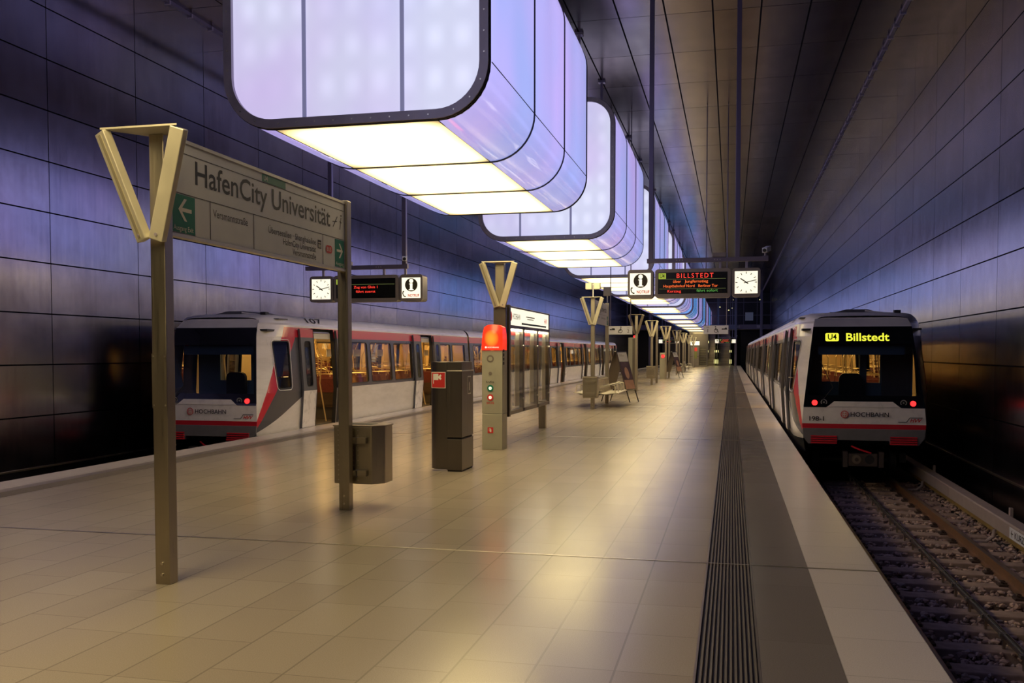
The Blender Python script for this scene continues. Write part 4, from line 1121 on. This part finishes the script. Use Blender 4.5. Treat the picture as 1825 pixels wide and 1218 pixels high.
        # roof shell, floor, ceiling, lamps
        mb = MB(); n = len(ROOF); ys = [ya, yb]
        if i == 0: ys = [.62, .8, 1.1, 1.6, 2.2, yb]
        if i == 3: ys = [ya, 57.8, 58.4, 58.9, 59.2, 59.38]
        full = ROOF + [(-a, b) for a, b in ROOF[-2::-1]]; m_ = len(full); vs, fs = [], []
        for y in ys:
            e = min(y, 60 - y); k = fx_side(e, 2.24) / 1.175; dz = -.10 * max(0, 1 - (e - .6) / .5) ** 2
            if e <= .63: k = .86 / 1.175
            vs += [(a * k, y, b + dz * (b - 2.24) / .205) for a, b in full]
        for u in range(len(ys) - 1):
            for j in range(m_ - 1): fs.append((u * m_ + j, u * m_ + j + 1, (u + 1) * m_ + j + 1, (u + 1) * m_ + j))
        mb.add(vs, fs, 't_roof'); rf = mb.build('roof', r, smooth=True)
        mb = MB()
        for t in range(14): yy = ya + 1.4 + t * (yb - ya - 2.2) / 14; mb.box(-.5, .5, yy, yy + .35, 2.425, 2.455, 't_grey')
        mb.build('roof_vents', rf)
        c0, c1 = (1.62, yb) if i == 0 else ((ya, 58.4) if i == 3 else (ya, yb))
        mb = MB(); mb.box(-1.19, 1.19, c0, c1, -.28, -.03, 'dark'); mb.box(-1.15, 1.15, c0, c1, -.03, -.005, 't_floor'); mb.build('car_floor', r)
        mb = MB(); mb.box(-1.05, 1.05, c0, c1, 2.06, 2.09, 't_ceil')
        for sx in (-1, 1): mb.prism([(sx * .62, c0, 2.06), (sx * 1.12, c0, 2.06), (sx * 1.12, c0, 1.93), (sx * .98, c0, 1.93)], (0, c1 - c0, 0), 't_ceil')
        ce = mb.build('car_ceiling', r)
        for sx in (-1, 1):
            mb = MB(); mb.box(min(sx * .44, sx * .56), max(sx * .44, sx * .56), c0 + .3, c1 - .3, 2.035, 2.058, 't_lamp'); mb.build('lamp_strip', ce)
        # inner linings between windows
        for sd in (1, -1):
            mb = MB(); segs = sorted([(a, b) for k, a, b in L if k != 'cab']); cur = c0
            for (a, b) in segs:
                if a - .01 > cur: strip(mb, [cur, a], [0, .8, 1.95], sd, 't_in', -.07)
                cur = b
            if c1 > cur: strip(mb, [cur, c1], [0, .8, 1.95], sd, 't_in', -.07)
            for (k, a, b) in L:
                if k == 'w': strip(mb, [a, b], [0, .80, .86], sd, 't_in', -.07)
            mb.build('inner_lining', r)
        # end walls and bellows between cars
        if i < 3:
            mb = MB()
            for yy in (yb - .03, yb + .18):
                for sx in (-1, 1): mb.box(min(sx * .45, sx * 1.17), max(sx * .45, sx * 1.17), yy, yy + .03, -.2, 2.2, 't_in')
            mb.box(-1.02, -.9, yb, yb + .2, -.25, 2.3, 'black'); mb.box(.9, 1.02, yb, yb + .2, -.25, 2.3, 'black'); mb.box(-1.0, 1.0, yb, yb + .2, 2.2, 2.32, 'black'); mb.box(-1, 1, yb, yb + .2, -.25, 0, 'black')
            mb.build('bellows', r)
        # seats and poles
        for (k, a, b) in L:
            if k == 'w' and i < 2 or (k == 'w' and i >= 2 and s > 0):
                for sx in (-1, 1):
                    seat_unit(r, sx * .68, a + .35, 1); seat_unit(r, sx * .68, b - .30, -1)
            if k == 'door' and i < 3:
                mb = MB()
                for sx in (-1, 1):
                    for yy in (a - .12, b + .12): mb.tube([(sx * .95, yy, 0), (sx * .80, yy, .9), (sx * .86, yy, 1.5), (sx * .62, yy, 2.06)], .017, 'pole_y', 8)
                mb.tube([(0, (a + b) / 2, 0), (0, (a + b) / 2, 2.06)], .017, 'pole_y', 8)
                mb.build('grab_pole', r)
            if k == 'w' and i < 3:
                mb = MB()
                for sx in (-1, 1): mb.tube([(sx * .28, a + .1, .95), (sx * .26, a + .1, 1.5), (sx * .52, a + .1, 2.06)], .015, 'pole_y', 6)
                mb.box(s * .55, s * .56, a + .5, a + .95, 1.52, 1.70, 'sign_white')
                mb.build('grab_pole', r)
    # ---------------- nose
    def F(x, z, off=0.0): return (x, lerp_tab(T_YF, z) - off, z)
    def fpoly(mb, pts, m, off=0.0):
        """outline in the nose surface, filled as horizontal slices"""
        mb.add([F(a, b, off) for a, b in pts], [tuple(range(len(pts)))], m)
    nose = MB()
    w_ = lambda z: lerp_tab(T_HWF, z)
    def slab(z0, z1, n, m, off=0.0, inset=0.0):
        for k in range(n):
            a, b = z0 + (z1 - z0) * k / n, z0 + (z1 - z0) * (k + 1) / n
            nose.add([F(-w_(a) + inset, a, off), F(w_(a) - inset, a, off), F(w_(b) - inset, b, off), F(-w_(b) + inset, b, off)], [(0, 1, 2, 3)], m)
    slab(.255, .60, 1, 't_white'); slab(.165, .255, 1, 't_red', .004); slab(2.13, 2.29, 2, 't_roof')
    nose.poly([(a, b) for a, b in [(-.60, .595), (.60, .595), (.54, .665), (-.54, .665)]], (0, .038, 0), XR_, ZR_, 't_white') if False else None
    # roof lip closing to the dome
    nose.add([F(-.86, 2.29), F(.86, 2.29), (.68, .63, 2.315), (-.68, .63, 2.315)], [(0, 1, 2, 3)], 't_roof')
    nb = nose.build('nose_panel', r)
    mb = MB()                                                        # bumper with recessed coupler bay
    ft = [(-1.115, .165), (1.115, .165), (1.10, .0), (1.0, -.14), (.50, -.14), (.46, -.06), (-.46, -.06), (-.50, -.14), (-1.0, -.14), (-1.10, .0)]
    mb.prism([(a, -.012, b) for a, b in ft], (0, .60, 0), 't_bumper'); bm = mb.build('bumper', r, bevel=.01)
    for sx in (-1, 1):
        mb = MB()
        for k in range(4): mb.box(sx * .72 - .24, sx * .72 + .24, -.045 - .008 * (3 - k), .0, -.125 + k * .042, -.10 + k * .042, 't_red')
        mb.build('step', bm)
        # sweep the bumper into the flank
        mb = MB(); mb.prism([(sx * 1.05, .0, .165), (sx * 1.115, .0, .165), (sx * 1.22, .9, .10), (sx * 1.20, .9, -.28), (sx * 1.0, .3, -.28), (sx * .99, .0, -.13)][:4], (0, 0.001, 0), 't_bumper')
    # windscreen: black surround, tinted pane
    mb = MB(); zt, zb, gi = 2.13, .60, .055
    def bar(x0a, x0b, z0, x1a, x1b, z1, m='t_black', off=.006): mb.add([F(x0a, z0, off), F(x0b, z0, off), F(x1b, z1, off), F(x1a, z1, off)], [(0, 1, 2, 3)], m)
    bar(-w_(1.78) , w_(1.78), 1.78, -w_(zt), w_(zt), zt)
    bar(-w_(zb), w_(zb), zb, -w_(.80), w_(.80), .80)
    for sx in (-1, 1):
        a, b = sorted((sx * w_(.80), sx * (w_(.80) - gi))); c, d = sorted((sx * w_(1.78), sx * (w_(1.78) - gi))); bar(a, b, .80, c, d, 1.78)
        # lamp pods reaching down into the white panel
        mb.add([F(sx * x, z, .008) for x, z in ((1.095, .60), (.66, .60), (.60, .685), (1.085, .685))], [(0, 1, 2, 3)], 't_black')
        mb.add([F(sx * x, z, .010) for x, z in ((1.097, .57), (.68, .57), (.62, .61), (1.095, .61))], [(0, 1, 2, 3)], 't_black')
    mb.build('windscreen_surround', r)
    # raised middle of the white panel
    mb = MB(); mb.add([F(x, z, .012) for x, z in ((-.66, .58), (.66, .58), (.53, .685), (-.53, .685))], [(0, 1, 2, 3)], 't_white'); mb.build('panel_crest', nb)
    mb = MB(); mb.add([F(-w_(.80) + gi, .80), F(w_(.80) - gi, .80), F(w_(1.78) - gi, 1.78), F(-w_(1.78) + gi, 1.78)], [(0, 1, 2, 3)], 't_screen'); mb.build('windscreen', r)
    mb = MB()                                                        # folded blinds behind the glass
    for cx in (-.38, .40):
        for sg_ in (-1, 1):
            pth = [(cx - .26, .52, 1.66), (cx, .52, 1.66 + sg_ * .07), (cx + .26, .52, 1.66)]; mb.tube(pth, .006, 'black', 5)
    mb.box(-.80, .80, .50, .51, 1.58, 1.76, 'seat_blue'); mb.build('sun_blind', r)
    # wiper
    mb = MB(); mb.tube([F(-.75, .70, .03), F(-.55, .95, .03), F(-.78, 1.45, .03)], .008, 'black', 6); mb.build('wiper', r)
    # lamps
    for sx in (-1, 1):
        mb = MB(); c = Vector(F(sx * .89, .655, .012)); mb.cyl(c + Vector((0, .02, 0)), c + Vector((0, -.012, 0)), .052, 'tail', 20)
        if lit or sx > 0: mb.build('tail_lamp', r)
        mb = MB(); c = Vector(F(sx * .72, .665, .012)); mb.ring(c + Vector((0, -.004, 0)), .042, .06, XR_, ZR_, 'tail_off'); mb.disc(c + Vector((0, -.001, 0)), .042, XR_, ZR_, 't_black'); mb.disc(c + Vector((0, -.006, 0)), .018, XR_, ZR_, 'tail_off'); mb.build('head_lamp', r)
    # lettering
    mb = MB(); yl = -.022 - .0; yo = lambda z: lerp_tab(T_YF, z) - .010
    def T_(t, x, z, h, m, **k): mb.text(t, (x, yo(z) - .012 if z > .3 else -.012, z), XR_, ZR_, h, m, **k)
    mb.disc((-.345, .0, .0), .001, XR_, ZR_, 't_white', 3)
    c = (-.345, -.015, .44)
    mb.disc(c, .072, XR_, ZR_, 'sred', 28)
    mb.ring((c[0], c[1] - .002, c[2]), .050, .057, XR_, ZR_, 'white', 24)
    for dx in (-.026, 0, .026): mb.box(c[0] + dx - .006, c[0] + dx + .006, c[1] - .003, c[1] - .002, c[2] - .045, c[2] + .03, 'white')
    mb.box(c[0] - .04, c[0] + .04, c[1] - .003, c[1] - .002, c[2] - .008, c[2] + .004, 'white')
    mb.poly([(-.035, .028), (.035, .028), (0, .05)], (c[0], c[1] - .003, c[2]), XR_, ZR_, 'white')
    mb.text('HOCHBAHN', (-.235, -.015, .400), XR_, ZR_, .082, 'ink', width=.69, bold=.012)
    mb.text('HVV', (.83, -.012, .305), XR_, ZR_, .062, 'sred', width=.19, bold=.03, slant=.35)
    for (p, q) in (((.62, .305), (.77, .305)), ((.77, .305), (.83, .39)), ((.83, .39), (1.05, .39))): mb.beam((p[0], -.012, p[1]), (q[0], -.012, q[1]), .012, .002, 'ink', (0, 0, 1) if p[1] == q[1] else (1, 0, 0))
    if number: mb.text(number, (-.99, -.012, .31), XR_, ZR_, .085, 'ink', width=.27, bold=.012)
    mb.build('lettering', nb)
    if lit:
        mb = MB(); z = 1.85; yy = lambda q: lerp_tab(T_YF, q) - .012; up = Vector((0, .25, 1)).normalized()
        o = Vector((-.68, yy(1.85), 1.845)); mb.poly(rrect(.25, .165, .03, 4, .125, .0825), o, XR_, up, 'led_yellow')
        mb.text('U4', o + Vector((.045, -.002, .033)), XR_, up, .105, 'led_back', width=.165, bold=.02)
        mb.text('Billstedt', o + Vector((.385, 0, .008)), XR_, up, .150, 'led_yellow', width=.79, bold=.02); mb.build('destination_display', r)
    # cab: partition, driver's seat, desk
    mb = MB(); yp = 1.62
    for (a, b, c, d) in ((-1.15, -.62, 0, 2.06), (-.62, .12, 0, 1.02), (-.62, .12, 1.62, 2.06), (.12, .26, 0, 2.06), (.26, .52, 0, 1.0), (.26, .52, 1.62, 2.06), (.52, 1.15, 0, 2.06)):
        mb.box(a, b, yp, yp + .04, c, d, 'seat_blue')
    mb.box(.55, 1.1, yp - .02, yp, .6, 1.6, 't_grey'); mb.box(-1.15, 1.15, .3, 1.6, -.05, 0, 'dark'); mb.box(-1.1, 1.1, .5, 1.6, 2.06, 2.10, 'dark'); mb.build('cab_partition', r)
    mb = MB(); mb.box(-.30, .12, 1.05, 1.35, .45, .55, 'black'); mb.prism([(a, 1.32, b) for a, b in rrect(.44, .68, .12, 5, -.09, .86)], (0, .10, 0), 'black'); mb.box(-.14, -.04, 1.2, 1.3, 0, .45, 'black'); mb.build('driver_seat', r)
    mb = MB(); mb.prism([(-1.0, .15, .45), (-1.0, .15, .66), (-1.0, .42, .74), (-1.0, .75, .62), (-1.0, .75, .45)], (2.0, 0, 0), 'black'); mb.build('driver_desk', r)
    if s > 0 or True:
        mb = MB(); zz = 2.30; a = s * 1.10
        # fleet number on the sloping roof edge
        k = fx_side(4, 2.24) / 1.175; p0 = Vector((s * 1.165, 0, 2.265)); p1 = Vector((s * 1.065, 0, 2.38)); up = (p1 - p0).normalized(); nn = up.cross(Vector((0, 1, 0))) * (1 if s > 0 else -1)
        o = p0 + Vector((s * .012, 2.2 if s > 0 else 3.1, .010))
        mb.text(roofnum, o, (0, s, 0), up, .135, 'ink', width=.80, bold=.01); mb.build('roof_number', r)
        mb = MB(); mb.box(s * .95 if s > 0 else -1.13, 1.13 if s > 0 else s * .95, .95, 1.35, 2.315, 2.335, 't_grey'); mb.build('roof_grille', r)
    # roof gear over the cab
    mb = MB(); mb.prism([(-.45, 1.2, 2.44), (.40, 1.2, 2.44), (.20, 1.2, 2.50), (-.20, 1.2, 2.50)], (0, 1.2, 0), 't_grey'); mb.box(.68, .80, 1.0, 1.15, 2.36, 2.47, 'black'); mb.beam((.15, 1.2, 2.47), (.62, 1.2, 2.41), .03, .03, 't_white'); mb.build('roof_gear', r)
    # coupler
    mb = MB(); mb.box(-.10, .10, .1, 1.0, -.48, -.34, 'dark'); mb.box(-.26, .26, -.02, .12, -.55, -.31, 'steel_dark')
    mb.cyl((-.12, -.02, -.42), (-.12, -.06, -.42), .085, 'steel', 18); mb.cyl((-.12, -.06, -.42), (-.12, -.10, -.42), .035, 'steel_dark', 12)
    mb.cyl((.12, -.03, -.42), (.12, .0, -.42), .085, 'black', 18); mb.box(-.37, -.28, -.06, .14, -.57, -.27, 'steel_dark'); mb.box(.28, .37, -.06, .14, -.57, -.27, 'steel_dark')
    mb.tube([(-.2, .1, -.18), (-.05, .0, -.24), (.15, .0, -.30)], .018, 't_red', 6); mb.build('coupler', r)
    # bogies and gear
    for i in range(4):
        for yb_ in (2.6, 12.2):
            mb = MB(); y = i * 15 + yb_
            for dy in (-.95, .95):
                for sx in (-.753, .753): mb.cyl((sx - .06, y + dy, -.60), (sx + .06, y + dy, -.60), .355, 'dark', 28)
                mb.cyl((-.75, y + dy, -.60), (.75, y + dy, -.60), .06, 'dark', 12)
            for sx in (-1, 1): mb.box(sx * .95 - .06, sx * .95 + .06, y - 1.2, y + 1.2, -.62, -.42, 'dark')
            mb.box(-.9, .9, y - .25, y + .25, -.55, -.32, 'dark'); mb.build('bogie', r)
        mb = MB(); mb.box(-1.05, 1.05, i * 15 + 4.4, i * 15 + 10.6, -.75, -.28, 'dark'); mb.build('underfloor_box', r)
    # closed far end
    mb = MB(); mb.prism([(-.95, 59.6, -.25), (.95, 59.6, -.25), (1.1, 59.6, .6), (.90, 59.35, 2.13), (.86, 59.3, 2.29), (-.86, 59.3, 2.29), (-.90, 59.35, 2.13), (-1.1, 59.6, .6)], (0, .06, 0), 't_white'); mb.build('rear_nose', r)
    return r
make_train('white and red train with lit yellow destination text on the right track', TR, 18.9, -1, True, '198-1', '198')
make_train('white and red train with dark front display along the left wall', TL, 16.85, 1, False, None, '107')

# ------------------------------------------------------------------ far end: stairs, lift, gallery
def staircase(x0, x1, y, label, name, cat, n=26, panel=True):
    r = empty(name, ((x0 + x1) / 2, y, 0), label, cat)
    w2 = (x1 - x0) / 2
    mb = MB()
    for k in range(n): mb.box(-w2, w2, k * .30, n * .30, k * .17 if k else 0.0, (k + 1) * .17, 'band_mid'); 
    st = mb.build('steps', r)
    mb = MB()
    for k in range(n): mb.box(-w2, w2, k * .30 - .004, k * .30 + .03, (k + 1) * .17 - .03, (k + 1) * .17 + .003, 'rib_dark')
    mb.build('nosings', st)
    for sx in (-1, 1):
        mb = MB(); x = sx * (w2 + .08)
        mb.prism([(x - .06, -.6, 0), (x - .06, n * .3, n * .17), (x - .06, n * .3, n * .17 + 1.0), (x - .06, 0, 1.0), (x - .06, -.6, .95)], (.12, 0, 0), 'stair_rail'); b = mb.build('balustrade', r)
        mb = MB(); mb.tube([(x, -.7, .85), (x, -.6, 1.0), (x, 0, 1.05), (x, n * .3, n * .17 + 1.05)], .05, 'black', 8); mb.build('handrail', b)
        mb = MB()
        for t in (0, .4, 2.4, 4.5): mb.box(x - .11, x + .11, t - .02, t + .06, t * .567 + .25, t * .567 + .52, 'stair_lamp')
        mb.build('lamp', b)
    return r
staircase(-1.62, -.20, 116, 'wide staircase flanked by yellow-lit balustrades at the platform end', 'staircase', 'stairs')
staircase(-2.85, -2.05, 117, 'narrow escalator to the left of the staircase at the platform end', 'escalator', 'escalator')
# lift cabin
r = empty('lift_tower', (-3.65, 108, 0), 'glazed lift tower with cream lit band and red sign beside the stairs', 'lift')
mb = MB()
for x in (-.95, .95):
    for y in (0, 2.2): mb.box(x - .07, x + .07, y, y + .12, 0, 3.9, 'steel_dark')
for z in (.0, 1.1, 2.3, 2.9, 3.82): mb.box(-1.0, 1.0, -.02, .06, z, z + .09, 'steel_dark')
mb.build('frame', r)
mb = MB(); mb.box(-.9, .1, .0, .04, 2.42, 2.88, 'lit_white'); mb.build('lit_band', r)
mb = MB(); mb.box(.1, .9, .05, .09, .1, 2.3, 'c_glass'); mb.box(-.9, .9, 2.1, 2.14, .1, 3.8, 'steel_dark'); mb.build('glass_wall', r)
mb = MB(); mb.box(-.9, .05, .0, .05, .09, 2.3, 'housing'); mb.build('door_panel', r)
mb = MB(); mb.box(-.45, -.15, -.03, 0, 1.75, 2.15, 'lit_red'); mb.box(-.45, -.15, -.03, 0, .9, 1.7, 'stair_rail'); mb.build('red_sign', r)
mb = MB()
for k in range(7): mb.box(.15, .85, .1, .5, .3 + k * .27, .33 + k * .27, 'alu_groove')
mb.build('shelves', r)
# gallery slab, beam, glazed hall above
mb = MB(); mb.box(WL, WR, 112, 118 - .4, 4.3, 4.85, 'hang'); 
for k in range(7): mb.box(-11 + k * 2.3, -10.6 + k * 2.3, 111.9, 112.0, 4.45, 4.75, 'frame')
struct(mb.build('beam_gallery'))
for x in (-9.4, -6.3, .45, 3.3):
    r = empty('steel_column', (x, 111.2, 0) if x < 1.1 and x > -8.9 else (x, 111.2, -1.22), 'violet-grey steel column carrying the gallery, %s' % {-9.4: 'outermost over the left track', -6.3: 'left half of the platform', .45: 'right edge of the platform', 3.3: 'over the right track'}[x], 'column', 'gallery columns')
    mb = MB(); mb.box(-.14, .14, 0, .3, 0, ZC - (0 if x < 1.1 and x > -8.9 else -1.22), 'hang'); mb.build('shaft', r, bevel=.02)
mb = MB()
for k in range(12): mb.box(WL + k * 1.5, WL + k * 1.5 + .06, 112.2, 112.3, 4.85, ZC, 'hang')
for z in (5.9, 7.4): mb.box(WL, WR, 112.2, 112.3, z, z + .06, 'hang')
struct(mb.build('window_1'))
mb = MB(); mb.box(WL, WR, 116.8, 117.1, 4.85, ZC, 'concrete'); struct(mb.build('wall_gallery'))
rr = random.Random(5)
for k in range(9):
    x = rr.uniform(-6, 3.8); z = rr.uniform(6.6, 8.4)
    r = MB(); r.cyl((0, 0, 0), (0, 0, -.06), .07, 'stair_lamp', 12); r.cyl((0, 0, 0), (0, 0, .03), .09, 'frame', 12); r.box(-.01, .01, -.01, .01, .03, ZC - z, 'frame')
    tag(r.build('pendant_lamp', None, (x, 113 + rr.uniform(0, 3), z)), 'small yellow pendant lamp in the dark glazed hall over the platform end', 'lamp', 'small lamps of the upper hall')
mb = MB(); mb.box(-.45, .45, -.04, 0, 0, .95, 'sign_white'); tag(mb.build('notice_board', None, (1.95, 112.15, 4.95 + .35)), 'pale notice board on the gallery glazing over the right track', 'board')
# dark tunnel mouths
for a, b, nm in ((ER, WR, 'wall_portal_right'), (WL, EL, 'wall_portal_left')):
    mb = MB(); mb.box(a, b, 121, 121.3, -1.5, 4.3, 'black'); struct(mb.build(nm))
mb = MB(); mb.box(EL + .05, ER - .05, 124.2, 124.5, 0, 4.3, 'concrete'); struct(mb.build('wall_end'))
# signal by the left track
r = empty('track_signal', (-9.05, 90.0, -1.22), 'small black signal with red and green lamps in the left tunnel mouth', 'signal')
mb = MB(); mb.cyl((0, 0, 0), (0, 0, 3.3), .05, 'frame', 10); mb.build('mast', r)
mb = MB(); mb.box(-.2, .2, -.1, .12, 3.3, 4.7, 'black'); mb.build('signal_head', r, bevel=.02)
mb = MB(); mb.disc((0, -.11, 4.35), .11, XR_, ZR_, 'tail'); mb.build('red_lamp', r)
